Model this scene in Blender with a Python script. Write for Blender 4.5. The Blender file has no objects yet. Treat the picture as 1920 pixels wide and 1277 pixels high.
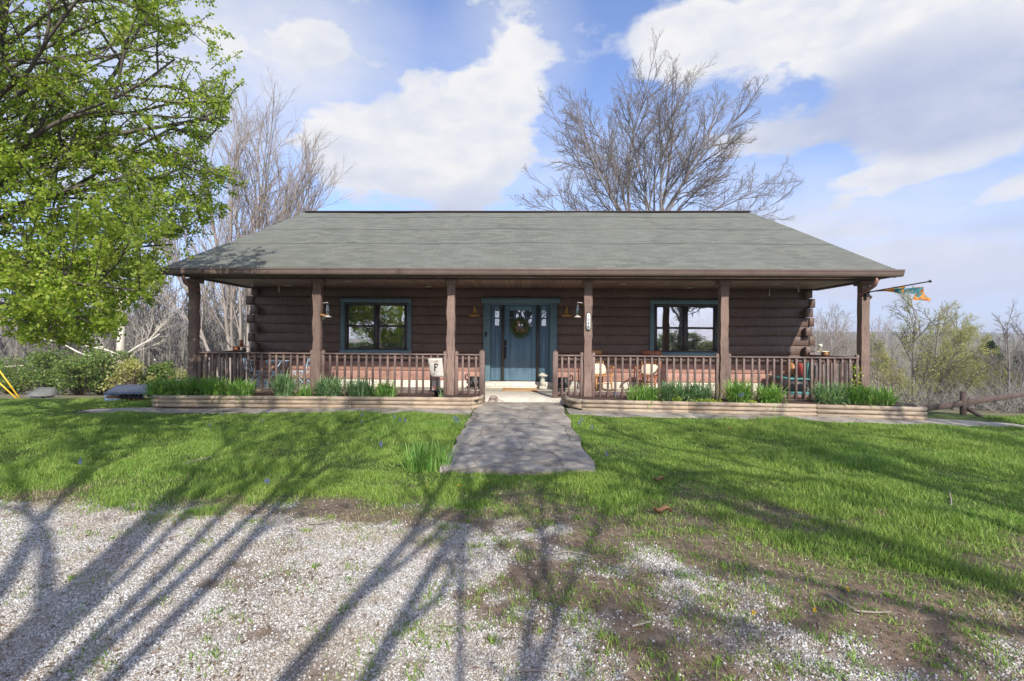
import bpy, math, random
import numpy as np
from mathutils import Vector, Matrix, Euler
R = math.radians
SC = bpy.context.scene
COL = SC.collection
# ------------------------------------------------------------------ camera
F_PX, CAMZ = 900.0, 1.49
CAM_YAW, CAM_PITCH, CAM_ROLL = math.atan(26/900), -math.atan(1.5/900), R(0.42)
CAM_R = Matrix.Rotation(CAM_YAW, 3, 'Z') @ Matrix.Rotation(R(90)+CAM_PITCH, 3, 'X') @ Matrix.Rotation(CAM_ROLL, 3, 'Z')
cam = bpy.data.objects.new('camera', bpy.data.cameras.new('camera'))
COL.objects.link(cam)
cam.data.sensor_width = 36
cam.data.lens = F_PX/1920*36
cam.data.clip_end = 4000
cam.data.clip_start = .05
cam.matrix_world = Matrix.Translation((0, 0, CAMZ)) @ CAM_R.to_4x4()
SC.camera = cam
def raydir(px, py):
    return CAM_R @ Vector(((px-960)/F_PX, -(py-638.5)/F_PX, -1))
def at(px, py, Y):
    v = raydir(px, py)
    return np.array((v.x/v.y*Y, Y, CAMZ+v.z/v.y*Y))
def ax(px, Y, py=640): return at(px, py, Y)[0]
# ------------------------------------------------------------------ mesh helpers
def norm(v):
    v = np.asarray(v, float); return v/max(np.linalg.norm(v), 1e-9)
def mesh_np(name, V, Q=None, T=None):
    V = np.ascontiguousarray(V, np.float32).reshape(-1, 3)
    Q = np.zeros((0, 4), np.int32) if Q is None or len(Q) == 0 else np.asarray(Q, np.int32).reshape(-1, 4)
    T = np.zeros((0, 3), np.int32) if T is None or len(T) == 0 else np.asarray(T, np.int32).reshape(-1, 3)
    me = bpy.data.meshes.new(name)
    me.vertices.add(len(V)); me.vertices.foreach_set('co', V.ravel())
    idx = np.concatenate((Q.ravel(), T.ravel())).astype(np.int32)
    me.loops.add(len(idx)); me.loops.foreach_set('vertex_index', idx)
    st = np.concatenate((np.arange(len(Q))*4, len(Q)*4+np.arange(len(T))*3)).astype(np.int32)
    me.polygons.add(len(st)); me.polygons.foreach_set('loop_start', st)
    me.update(calc_edges=True)
    return me
def wloc(o):
    p = Vector((0, 0, 0))
    while o is not None:
        p += o.location; o = o.parent
    return p
class MB:
    def __init__(s): s.V = []; s.Q = []; s.T = []; s.n = 0
    def add(s, V, Q=None, T=None):
        V = np.asarray(V, float).reshape(-1, 3)
        if Q is not None and len(Q): s.Q.append(np.asarray(Q, int).reshape(-1, 4)+s.n)
        if T is not None and len(T): s.T.append(np.asarray(T, int).reshape(-1, 3)+s.n)
        s.V.append(V); s.n += len(V); return s
    def box(s, c, size, rot=None):
        h = np.array(size)/2
        V = np.array([(x, y, z) for x in (-1, 1) for y in (-1, 1) for z in (-1, 1)])*h
        if rot is not None: V = V @ np.array(Euler(rot).to_matrix()).T
        return s.add(V+np.array(c), [(0, 1, 3, 2), (4, 6, 7, 5), (0, 4, 5, 1), (2, 3, 7, 6), (0, 2, 6, 4), (1, 5, 7, 3)])
    def bx(s, x0, x1, y0, y1, z0, z1):
        return s.box(((x0+x1)/2, (y0+y1)/2, (z0+z1)/2), (abs(x1-x0), abs(y1-y0), abs(z1-z0)))
    def beam(s, a, b, w, h, up=(0, 0, 1)):
        a = np.array(a, float); b = np.array(b, float); d = norm(b-a)
        u = np.cross(d, up)
        if np.linalg.norm(u) < 1e-4: u = np.cross(d, (0, 1, 0))
        u = norm(u); v = np.cross(u, d)
        V = [p+u*sx*w/2+v*sz*h/2 for p in (a, b) for sx in (-1, 1) for sz in (-1, 1)]
        return s.add(V, [(0, 1, 3, 2), (4, 6, 7, 5), (0, 4, 5, 1), (2, 3, 7, 6), (0, 2, 6, 4), (1, 5, 7, 3)])
    def tube(s, P, r, n=8, cap=True):
        P = np.array(P, float); r = np.broadcast_to(np.array(r, float), (len(P),))
        T = np.gradient(P, axis=0); T /= np.linalg.norm(T, axis=1)[:, None]+1e-9
        ref = np.array((0, 0, 1.)) if abs(T[:, 2]).mean() < .8 else np.array((1., 0, 0))
        U = np.cross(T, ref); U /= np.linalg.norm(U, axis=1)[:, None]+1e-9
        W = np.cross(T, U)
        a = np.arange(n)*2*math.pi/n
        V = P[:, None, :]+r[:, None, None]*(U[:, None, :]*np.cos(a)[None, :, None]+W[:, None, :]*np.sin(a)[None, :, None])
        k = len(P); V = V.reshape(-1, 3)
        i = np.arange(k-1)[:, None]*n; j = np.arange(n)[None, :]; j2 = (j+1) % n
        Q = np.stack((i+j, i+j2, i+n+j2, i+n+j), -1).reshape(-1, 4)
        T3 = []
        if cap:
            V = np.vstack((V, P[0], P[-1])); c0 = k*n; c1 = k*n+1
            for q in range(n):
                T3.append((c0, (q+1) % n, q)); T3.append((c1, (k-1)*n+q, (k-1)*n+(q+1) % n))
        return s.add(V, Q, T3)
    def lathe(s, prof, n=16, c=(0, 0, 0)):
        prof = np.array(prof, float); a = np.arange(n)*2*math.pi/n
        V = np.stack((prof[:, 0, None]*np.cos(a), prof[:, 0, None]*np.sin(a), np.repeat(prof[:, 1, None], n, 1)), -1).reshape(-1, 3)+np.array(c)
        k = len(prof); i = np.arange(k-1)[:, None]*n; j = np.arange(n)[None, :]; j2 = (j+1) % n
        return s.add(V, np.stack((i+j, i+j2, i+n+j2, i+n+j), -1).reshape(-1, 4))
    def ball(s, c, r, n=12, m=8):
        r = np.broadcast_to(np.array(r, float), (3,))
        th = np.linspace(.02, math.pi-.02, m)
        b = MB().lathe(np.stack((np.sin(th), -np.cos(th)), -1), n)
        return s.add(b.V[0]*r+np.array(c), b.Q[0])
    def prism(s, pts, y0, y1):      # outline in x,z swept in y (convex or fan-able)
        n = len(pts); V = [(p[0], y0, p[1]) for p in pts]+[(p[0], y1, p[1]) for p in pts]
        Q = [(i, (i+1) % n, n+(i+1) % n, n+i) for i in range(n)]
        cx = sum(p[0] for p in pts)/n; cz = sum(p[1] for p in pts)/n
        V += [(cx, y0, cz), (cx, y1, cz)]
        T = [(2*n, (i+1) % n, i) for i in range(n)]+[(2*n+1, n+i, n+(i+1) % n) for i in range(n)]
        return s.add(V, Q, T)
    def grid(s, P):                # P: (a,b,3)
        a, b = P.shape[:2]; i = np.arange(a-1)[:, None]*b; j = np.arange(b-1)[None, :]
        return s.add(P.reshape(-1, 3), np.stack((i+j, i+j+1, i+b+j+1, i+b+j), -1).reshape(-1, 4))
    def merge(s, o, M=None):
        for V in [np.vstack(o.V)]:
            if M is not None: V = V @ np.array(M.to_3x3()).T+np.array(M.translation)
            s.add(V, np.vstack(o.Q) if o.Q else None, np.vstack(o.T) if o.T else None)
        return s
    def build(s, name, mat, parent=None, smooth=False, bevel=0, seg=1):
        V = np.vstack(s.V)
        if parent is not None: V = V-np.array(wloc(parent))
        me = mesh_np(name, V, np.vstack(s.Q) if s.Q else None, np.vstack(s.T) if s.T else None)
        if mat is not None: me.materials.append(mat)
        if smooth: me.shade_smooth()
        o = bpy.data.objects.new(name, me); COL.objects.link(o)
        if parent is not None: o.parent = parent
        if bevel:
            m = o.modifiers.new('bevel', 'BEVEL'); m.width = bevel; m.segments = seg; m.limit_method = 'ANGLE'
        return o
def tag(o, label, cat, group=None, kind=None):
    if label: o['label'] = label
    if cat: o['category'] = cat
    if group: o['group'] = group
    if kind: o['kind'] = kind
    return o
def thing(name, label, cat, loc=(0, 0, 0), group=None):
    o = bpy.data.objects.new(name, None); COL.objects.link(o); o.location = [float(q) for q in loc]
    o.empty_display_size = .1
    return tag(o, label, cat, group)
def copy_tree(o, parent=None, **kw):
    c = o.copy(); COL.objects.link(c); c.parent = parent
    for ch in [q for q in bpy.data.objects if q.parent == o]: copy_tree(ch, c)
    return c
def text_mb(txt, size, depth=.002):
    cu = bpy.data.curves.new('lettering', 'FONT'); cu.body = txt; cu.size = size; cu.extrude = depth; cu.offset = size*.022
    cu.align_x = 'CENTER'; cu.align_y = 'CENTER'
    ob = bpy.data.objects.new('lettering', cu); COL.objects.link(ob)
    me = bpy.data.meshes.new_from_object(ob.evaluated_get(bpy.context.evaluated_depsgraph_get()))
    V = np.array([v.co for v in me.vertices]); T = []
    me.calc_loop_triangles()
    T = [tuple(t.vertices) for t in me.loop_triangles]
    bpy.data.objects.remove(ob); bpy.data.meshes.remove(me); bpy.data.curves.remove(cu)
    b = MB(); b.add(np.stack((V[:, 0], -V[:, 2], V[:, 1]), -1), None, T)   # stands in the x,z plane facing -y
    return b
# ------------------------------------------------------------------ noise in python
def _hash(ix, iy, seed):
    h = (ix.astype(np.int64)*374761393+iy.astype(np.int64)*668265263+seed*974711) & 0x7fffffff
    h = (h ^ (h >> 13))*1274126177 & 0x7fffffff
    return ((h ^ (h >> 16)) & 0xffff)/65535.
def vnoise(x, y, seed=0):
    ix = np.floor(x); iy = np.floor(y); fx = x-ix; fy = y-iy
    fx = fx*fx*(3-2*fx); fy = fy*fy*(3-2*fy)
    a = _hash(ix, iy, seed); b = _hash(ix+1, iy, seed); c = _hash(ix, iy+1, seed); d = _hash(ix+1, iy+1, seed)
    return (a*(1-fx)+b*fx)*(1-fy)+(c*(1-fx)+d*fx)*fy
def fbm(x, y, seed=0, o=4):
    s = 0; amp = .5; t = 0
    for k in range(o):
        s = s+amp*vnoise(x, y, seed+k*17); t += amp; amp *= .5; x = x*2.03+5.1; y = y*2.03+1.7
    return s/t
def sstep(a, b, x):
    t = np.clip((x-a)/(b-a), 0, 1); return t*t*(3-2*t)
# ------------------------------------------------------------------ materials
class NT:
    def __init__(s, name):
        s.m = bpy.data.materials.new(name); s.m.use_nodes = True; s.t = s.m.node_tree
        s.b = s.t.nodes['Principled BSDF']; s.out = s.t.nodes['Material Output']
    def n(s, typ, **kw):
        q = s.t.nodes.new(typ)
        for k, v in kw.items(): setattr(q, k, v)
        return q
    def l(s, a, b): s.t.links.new(a, b)
    def coord(s, kind='Object', scale=(1, 1, 1), rot=(0, 0, 0)):
        tc = s.n('ShaderNodeTexCoord') if kind != 'Position' else s.n('ShaderNodeNewGeometry')
        mp = s.n('ShaderNodeMapping'); mp.inputs['Scale'].default_value = scale; mp.inputs['Rotation'].default_value = rot
        s.l(tc.outputs[kind], mp.inputs['Vector']); return mp.outputs[0]
    def noise(s, vec, scale, detail=4, rough=.55, dist=0):
        q = s.n('ShaderNodeTexNoise'); q.inputs['Scale'].default_value = scale; q.inputs['Detail'].default_value = detail
        q.inputs['Roughness'].default_value = rough; q.inputs['Distortion'].default_value = dist
        s.l(vec, q.inputs['Vector']); return q.outputs['Fac']
    def ramp(s, fac, stops):
        q = s.n('ShaderNodeValToRGB'); e = q.color_ramp.elements
        while len(e) < len(stops): e.new(.5)
        for i, (p, c) in enumerate(stops):
            e[i].position = p; e[i].color = (*c, 1) if len(c) == 3 else c
        s.l(fac, q.inputs['Fac']); return q.outputs['Color']
    def mix(s, fac, a, b, mode='MIX'):
        q = s.n('ShaderNodeMix', data_type='RGBA', blend_type=mode)
        for sock, v in ((q.inputs[0], fac), (q.inputs[6], a), (q.inputs[7], b)):
            if isinstance(v, bpy.types.NodeSocket): s.l(v, sock)
            elif isinstance(v, (int, float)): sock.default_value = v
            else: sock.default_value = (*v, 1)
        return q.outputs[2]
    def math(s, op, a, b=0., c=None):
        q = s.n('ShaderNodeMath', operation=op)
        for sock, v in zip(q.inputs, (a, b, c)):
            if v is None: continue
            if isinstance(v, bpy.types.NodeSocket): s.l(v, sock)
            else: sock.default_value = v
        return q.outputs[0]
    def bump(s, h, strength=.5, dist=.01):
        q = s.n('ShaderNodeBump'); q.inputs['Strength'].default_value = strength; q.inputs['Distance'].default_value = dist
        s.l(h, q.inputs['Height']); s.l(q.outputs[0], s.b.inputs['Normal'])
    def base(s, c, rough=.7, metal=0, spec=None):
        if isinstance(c, bpy.types.NodeSocket): s.l(c, s.b.inputs['Base Color'])
        else: s.b.inputs['Base Color'].default_value = (*c, 1)
        s.b.inputs['Roughness'].default_value = rough; s.b.inputs['Metallic'].default_value = metal
        if spec is not None: s.b.inputs['Specular IOR Level'].default_value = spec
        return s.m
def mat(name, c1, c2=None, scale=6, rough=.7, bump=0, bscale=40, stretch=(1, 1, 1), metal=0, kind='Object', bd=.004, spec=None, detail=5):
    t = NT(name); c2 = c2 or tuple(q*.7 for q in c1)
    v = t.coord(kind, stretch); f = t.noise(v, scale, detail, .6)
    col = t.ramp(f, [(.3, c2), (.7, c1)])
    if bump: t.bump(t.noise(v, bscale, 5, .65), bump, bd)
    return t.base(col, rough, metal, spec)
MT = {}
def wood_stain(name, c1, c2, stretch, rough=.62, chips=True, crack=.75):
    t = NT(name); v = t.coord('Position', stretch)
    g = t.noise(v, 7, 6, .65, .4); big = t.noise(t.coord('Position'), 1.3, 3)
    col = t.ramp(g, [(.28, c2), (.72, c1)])
    col = t.mix(t.ramp(big, [(.35, (0, 0, 0)), (.7, (1, 1, 1))]), col, tuple(q*1.25 for q in c1))
    if chips:
        w = t.noise(t.coord('Position', tuple(q*2.3 for q in stretch)), 12, 3)
        col = t.mix(t.ramp(w, [(.66, (0, 0, 0)), (.8, (.45, .45, .45))]), col, (.26, .2, .165))
    ck = t.noise(t.coord('Position', tuple(q*(2.2 if q > 2 else .45) for q in stretch)), 3.1, 2, .5, .6)
    cm = t.ramp(ck, [(.6, (0, 0, 0)), (.66, (crack, crack, crack))]); col = t.mix(cm, col, tuple(q*.35 for q in c2))
    saw = t.noise(t.coord('Position', (2, 2, 28)), 2.2, 3, .6); col = t.mix(.3, col, t.ramp(saw, [(.3, (.3, .3, .3)), (.7, (.72, .72, .72))]), 'OVERLAY')
    t.bump(t.math('SUBTRACT', t.math('ADD', g, t.math('MULTIPLY', saw, .5)), cm), .6, .008)
    return t.base(col, rough, 0, .35)
# hewn log wall: adze scallops as bump
def hewn():
    t = NT('hewn_log_stain'); v = t.coord('Position', (1, 1, 1))
    wv = t.n('ShaderNodeTexVoronoi'); wv.inputs['Scale'].default_value = 1
    mp = t.coord('Position', (8, 1, 4.2)); t.l(mp, wv.inputs['Vector'])
    grain = t.noise(t.coord('Position', (2, 8, 30)), 3, 6, .65)
    big = t.noise(v, 1.1, 3)
    col = t.ramp(grain, [(.3, (.056, .034, .026)), (.7, (.155, .097, .072))])
    col = t.mix(t.ramp(big, [(.35, (0, 0, 0)), (.7, (.8, .8, .8))]), col, (.145, .085, .062))
    col = t.mix(t.ramp(wv.outputs['Distance'], [(.05, (.28, .28, .28)), (.5, (0, 0, 0))]), col, (.19, .135, .112))
    sp = t.noise(v, 26, 2); col = t.mix(t.ramp(sp, [(.74, (0, 0, 0)), (.78, (.5, .5, .5))]), col, (.3, .24, .2))
    h = t.math('ADD', t.math('MULTIPLY', wv.outputs['Distance'], 1.0), t.math('MULTIPLY', grain, .4))
    t.bump(h, .5, .025)
    return t.base(col, .5, 0, .45)
MT['log'] = hewn()
MT['log_sunlit'] = wood_stain('sunlit_log_tone', (.4, .225, .175), (.21, .11, .082), (6, 5, 2.1), .6, crack=.45)  # sunlit strip at the wall foot is put into this lighter log colour
MT['post'] = wood_stain('rough_sawn_post', (.2, .135, .105), (.1, .066, .052), (14, 14, 1.3))
MT['rail'] = wood_stain('stained_rail_wood', (.17, .115, .095), (.09, .06, .05), (3, 3, 3), crack=.12)
MT['ceil'] = None
def planks():
    t = NT('ceiling_planks'); v = t.coord('Position')
    br = t.n('ShaderNodeTexBrick'); br.offset = .5; br.inputs['Scale'].default_value = 1
    br.inputs['Mortar Size'].default_value = .006; br.inputs['Brick Width'].default_value = 3.; br.inputs['Row Height'].default_value = .14
    br.inputs['Color1'].default_value = (.2, .2, .2, 1); br.inputs['Color2'].default_value = (.8, .8, .8, 1); br.inputs['Mortar'].default_value = (0, 0, 0, 1)
    t.l(t.coord('Position', (1, 1, 1), (0, 0, R(90))), br.inputs['Vector'])
    g = t.noise(t.coord('Position', (20, 1.5, 1)), 3, 5)
    col = t.ramp(g, [(.3, (.2, .125, .095)), (.7, (.34, .215, .165))])
    col = t.mix(.35, col, br.outputs['Color'], 'OVERLAY')
    col = t.mix(t.math('MULTIPLY', br.outputs['Fac'], .8), col, (.02, .012, .01))
    t.bump(t.math('SUBTRACT', 1, br.outputs['Fac']), .4, .005)
    return t.base(col, .55)
MT['ceil'] = planks()
def shingles():
    t = NT('asphalt_shingle')
    br = t.n('ShaderNodeTexBrick'); br.offset = .5; br.offset_frequency = 2
    for k, q in (('Scale', 1), ('Mortar Size', .003), ('Brick Width', .31), ('Row Height', .1287), ('Bias', 0)): br.inputs[k].default_value = q
    br.inputs['Color1'].default_value = (.125, .131, .11, 1); br.inputs['Color2'].default_value = (.195, .2, .17, 1); br.inputs['Mortar'].default_value = (.045, .045, .04, 1)
    t.l(t.coord('Position'), br.inputs['Vector'])
    big = t.noise(t.coord('Position', (1, .25, 1)), .7, 4); fine = t.noise(t.coord('Position'), 90, 3)
    col = t.mix(t.ramp(big, [(.35, (0, 0, 0)), (.7, (.5, .5, .5))]), br.outputs['Color'], (.18, .186, .16))
    str_ = t.noise(t.coord('Position', (3.5, .2, 1)), 1.2, 4)
    col = t.mix(t.ramp(str_, [(.54, (0, 0, 0)), (.78, (.2, .2, .2))]), col, (.1, .107, .092))
    moss = t.noise(t.coord('Position'), .9, 4); col = t.mix(t.ramp(moss, [(.55, (0, 0, 0)), (.75, (.25, .25, .25))]), col, (.19, .175, .125))
    col = t.mix(t.ramp(fine, [(.35, (.35, .35, .35)), (.6, (0, 0, 0))]), col, (.075, .08, .075))
    t.bump(fine, .35, .004)
    return t.base(col, .85, 0, .25)
MT['shingle'] = shingles()
MT['gutter'] = mat('brown_gutter_paint', (.2, .145, .122), (.15, .108, .09), 3, .38, spec=.5)
MT['copper'] = mat('copper_downspout', (.33, .17, .12), (.22, .11, .085), 8, .42, metal=.25)
MT['fascia'] = mat('dark_trim_stain', (.09, .055, .042), (.05, .032, .026), 9, .6, .3, 30, (1, 4, 4))
MT['concrete'] = mat('porch_concrete', (.58, .53, .44), (.42, .38, .31), 3, .85, .25, 60, kind='Position')
def stone():
    t = NT('pale_ledge_stone'); br = t.n('ShaderNodeTexBrick'); br.offset = .37
    for k, q in (('Scale', 1), ('Mortar Size', .006), ('Brick Width', .42), ('Row Height', .095)): br.inputs[k].default_value = q
    br.inputs['Color1'].default_value = (.62, .56, .46, 1); br.inputs['Color2'].default_value = (.74, .7, .61, 1); br.inputs['Mortar'].default_value = (.38, .34, .28, 1)
    t.l(t.coord('Position', (1, 1, 1), (R(90), 0, 0)), br.inputs['Vector'])
    f = t.noise(t.coord('Position'), 9, 5); col = t.mix(t.ramp(f, [(.4, (0, 0, 0)), (.7, (.5, .5, .5))]), br.outputs['Color'], (.48, .42, .33))
    t.bump(f, .5, .01); return t.base(col, .85)
MT['stone'] = stone()
MT['teal'] = mat('slate_blue_paint', (.115, .205, .275), (.095, .175, .24), 4, .5, .08, 60)
MT['casing'] = mat('weathered_blue_casing', (.13, .215, .25), (.1, .17, .2), 5, .55, .1, 40)
MT['dark_trim'] = mat('dark_bronze_trim', (.07, .064, .06), (.05, .046, .044), 5, .45)
MT['brass'] = mat('aged_brass', (.72, .46, .14), (.5, .3, .08), 14, .35, metal=.55)
MT['black'] = mat('black_iron', (.025, .025, .027), (.015, .015, .016), 20, .5, .3, 60, metal=.3)
MT['white'] = mat('white_enamel', (.8, .8, .78), (.7, .7, .68), 6, .4)
MT['trimring'] = mat('pale_light_trim', (.55, .5, .42), (.45, .4, .34), 6, .5)
MT['lblue'] = mat('light_blue_metal_paint', (.42, .6, .72), (.36, .52, .64), 8, .4)
MT['oak'] = mat('honey_oak', (.5, .25, .09), (.36, .16, .05), 4, .45, .15, 30, (1, 1, .25))
MT['redwood'] = mat('reddish_varnish_wood', (.4, .14, .055), (.26, .085, .035), 4, .4, .15, 30, (1, 1, .25))
MT['cream'] = mat('cream_cushion_cloth', (.72, .64, .5), (.62, .54, .4), 9, .9, .3, 120)
MT['mat'] = mat('coir_mat', (.5, .29, .13), (.38, .2, .08), 30, .95, .6, 200)
MT['statue'] = mat('weathered_cast_stone', (.6, .57, .46), (.33, .32, .25), 18, .85, .5, 60)
MT['timber'] = None
def timber():
    t = NT('landscape_timber'); g = t.noise(t.coord('Position', (1.2, 14, 14)), 3, 6, .65)
    big = t.noise(t.coord('Position', (1, 2, 6)), 1.1, 3)
    col = t.ramp(g, [(.25, (.2, .15, .105)), (.55, (.38, .3, .215)), (.8, (.5, .41, .31))])
    col = t.mix(t.ramp(big, [(.45, (0, 0, 0)), (.7, (.6, .6, .6))]), col, (.44, .31, .19))
    dk = t.noise(t.coord('Position', (2, 6, 6)), 2.3, 4); col = t.mix(t.ramp(dk, [(.55, (0, 0, 0)), (.7, (.8, .8, .8))]), col, (.13, .11, .095))
    t.bump(g, .5, .006); return t.base(col, .8)
MT['timber'] = timber()
MT['mulch'] = mat('bark_mulch', (.12, .06, .042), (.035, .02, .016), 45, .95, 1., 70, kind='Position', bd=.03)
MT['darkend'] = mat('weathered_end_grain', (.2, .19, .17), (.1, .095, .085), 20, .9, .4, 60)
# tuning values and the cloud layout (pixel of the photograph -> direction of the sky)
EXPO, SKY_STR, CLOUD_STR, SKY_TINT = 0.66, .14, .62, (.98, .97, 1.14, 1)
CLOUDS = [(780, 270, 290, 150, 1.0), (640, 260, 170, 110, .85), (900, 190, 160, 140, .8), (965, 90, 100, 190, .6), (900, 330, 220, 90, .5),
 (1260, 80, 110, 110, 1.0), (1420, 40, 330, 130, .9), (1650, 90, 480, 190, 1.0), (1880, 90, 300, 250, .9), (1500, 245, 260, 75, .7, 4), (1740, 300, 270, 75, .75, 12), (1800, 390, 130, 45, .8, 10), (1910, 345, 90, 45, .6), (1810, 515, 100, 35, .6), (1560, 395, 110, 35, .6, 6), (1680, 460, 120, 26, .55, 4), (1500, 470, 100, 26, .45), (1860, 560, 130, 26, .5), (1640, 330, 200, 40, .4), (430, 120, 130, 70, .5), (600, 90, 110, 50, .4),
 (500, 60, 230, 110, .5), (100, 60, 300, 160, .5), (680, 380, 240, 70, .4), (1230, 360, 120, 40, .25), (200, 300, 300, 150, .4)]
SHADES = [(1640, 175, 400, 110, 1.1, 4), (1760, 230, 330, 90, .8), (780, 385, 330, 70, .6), (1880, 420, 160, 40, .6), (1850, 335, 160, 50, .35), (1900, 190, 260, 110, .6), (960, 360, 120, 60, .3)]
VEILS = [(520, 90, 360, 220, .95), (960, 100, 160, 170, .6), (1450, 420, 420, 130, .6), (1740, 470, 480, 170, .85), (1600, 540, 400, 80, .7), (150, 200, 500, 300, .7), (1040, 330, 260, 130, .4), (1400, 250, 300, 140, .3)]
HAZE = .0006
# ------------------------------------------------------------------ foliage, bark, ground materials
def leaf_mat(name, a, b, c, trans=.5, rough=.5):
    t = NT(name); g = t.n('ShaderNodeNewGeometry')
    col = t.ramp(g.outputs['Random Per Island'], [(0, a), (.5, b), (1, c)])
    t.base(col, rough, 0, .35)
    tr = t.n('ShaderNodeBsdfTranslucent'); t.l(t.mix(1., col, (1., 1., .55), 'MULTIPLY'), tr.inputs[0])
    mx = t.n('ShaderNodeMixShader'); mx.inputs[0].default_value = trans
    t.l(t.b.outputs[0], mx.inputs[1]); t.l(tr.outputs[0], mx.inputs[2]); t.l(mx.outputs[0], t.out.inputs[0])
    return t.m
MT['pear_leaf'] = leaf_mat('new_pear_leaf', (.19, .31, .03), (.35, .47, .055), (.52, .58, .12), .55)
MT['bush_leaf'] = leaf_mat('spring_bush_leaf', (.07, .13, .025), (.14, .22, .045), (.26, .32, .08), .4)
MT['pale_leaf'] = leaf_mat('pale_bud_leaf', (.34, .35, .11), (.44, .44, .14), (.52, .5, .2))
MT['cedar'] = leaf_mat('cedar_needles', (.025, .045, .015), (.045, .07, .022), (.07, .1, .035), .2)
MT['strap'] = leaf_mat('strap_leaf', (.11, .25, .045), (.22, .42, .08), (.4, .55, .16), .4)
MT['strap_blue'] = leaf_mat('bluish_strap_leaf', (.11, .22, .09), (.21, .36, .15), (.38, .5, .25), .35)
MT['lime'] = leaf_mat('lime_sedum', (.26, .36, .03), (.38, .48, .05), (.5, .55, .08), .3)
MT['purple'] = leaf_mat('blue_violet_petal', (.09, .09, .45), (.14, .15, .6), (.2, .2, .7), .3)
MT['yellow'] = leaf_mat('yellow_petal', (.7, .42, .02), (.8, .52, .03), (.85, .62, .05), .3)
MT['deadleaf'] = leaf_mat('dead_leaf', (.2, .09, .045), (.26, .13, .07), (.33, .18, .1), .2)
MT['litter'] = leaf_mat('brown_leaf_litter', (.09, .055, .035), (.17, .11, .07), (.28, .2, .13), .1)
MT['bark_dark'] = mat('dark_pear_bark', (.13, .105, .085), (.05, .042, .036), 8, .9, .6, 25, (1, 1, .3))
MT['bark_grey'] = mat('grey_bark', (.25, .22, .195), (.14, .12, .105), 5, .9, .4, 20, (1, 1, .3))
MT['bark_tan'] = mat('tan_bark', (.36, .31, .265), (.22, .18, .15), 4, .9, .3, 20, (1, 1, .3))
MT['bark_white'] = mat('pale_sycamore_bark', (.72, .68, .58), (.42, .36, .28), 3, .8, .3, 15, (1, 1, .5))
MT['bark_wood'] = mat('woodland_bark', (.28, .255, .22), (.17, .15, .125), .15, .95, kind='Position')
MT['bark_bush'] = mat('bush_stem_bark', (.2, .15, .11), (.1, .075, .055), 8, .9)
def grass_mat():
    t = NT('grass_blades'); g = t.n('ShaderNodeNewGeometry')
    r = g.outputs['Random Per Island']; v = t.coord('Position')
    a = t.ramp(r, [(0, (.1, .195, .028)), (.45, (.2, .35, .052)), (.85, (.3, .45, .09)), (1, (.46, .48, .18))])
    big = t.noise(v, .55, 4); col = t.mix(t.ramp(big, [(.36, (0, 0, 0)), (.66, (.85, .85, .85))]), a, t.mix(.5, a, (.36, .44, .09)))
    dry = t.noise(v, 1.7, 4); col = t.mix(t.ramp(dry, [(.6, (0, 0, 0)), (.78, (.3, .3, .3))]), col, (.36, .33, .13))
    t.base(col, .5, 0, .3)
    tr = t.n('ShaderNodeBsdfTranslucent'); t.l(col, tr.inputs[0])
    mx = t.n('ShaderNodeMixShader'); mx.inputs[0].default_value = .35
    t.l(t.b.outputs[0], mx.inputs[1]); t.l(tr.outputs[0], mx.inputs[2]); t.l(mx.outputs[0], t.out.inputs[0])
    return t.m
MT['grass'] = grass_mat()
MT['drygrass'] = leaf_mat('dry_straw', (.3, .24, .12), (.4, .33, .18), (.5, .42, .25), .2)
def ground_mat():
    t = NT('ground_soil_and_turf'); v = t.coord('Position')
    al = t.n('ShaderNodeAttribute', attribute_name='lawn').outputs['Fac']
    ag = t.n('ShaderNodeAttribute', attribute_name='gravel').outputs['Fac']
    af = t.n('ShaderNodeAttribute', attribute_name='far').outputs['Fac']
    n1 = t.noise(v, 18, 6, .65); n2 = t.noise(v, 1.3, 4); n3 = t.noise(v, 120, 3)
    soil = t.ramp(n1, [(.3, (.1, .068, .046)), (.7, (.26, .19, .135))])
    grav = None; soil = t.mix(t.ramp(n3, [(.55, (0, 0, 0)), (.75, (.6, .6, .6))]), soil, (.34, .28, .21))
    turf = t.ramp(n1, [(.3, (.03, .055, .012)), (.7, (.09, .13, .028))])
    turf = t.mix(t.ramp(n2, [(.4, (0, 0, 0)), (.7, (.5, .5, .5))]), turf, (.13, .15, .04))
    grav = t.ramp(n3, [(.3, (.3, .27, .23)), (.7, (.52, .49, .445))])
    grav = t.mix(t.ramp(t.noise(v, 1.6, 5, .6), [(.42, (0, 0, 0)), (.66, (.75, .75, .75))]), grav, (.24, .18, .125))
    col = t.mix(al, soil, turf); col = t.mix(ag, col, grav)
    farc = t.ramp(t.noise(v, .05, 5), [(.35, (.17, .14, .09)), (.65, (.2, .19, .09))])
    col = t.mix(af, col, farc)
    t.bump(t.math('ADD', n1, t.math('MULTIPLY', n3, .5)), .8, .02)
    return t.base(col, .95, 0, .2)
MT['ground'] = ground_mat()
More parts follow.
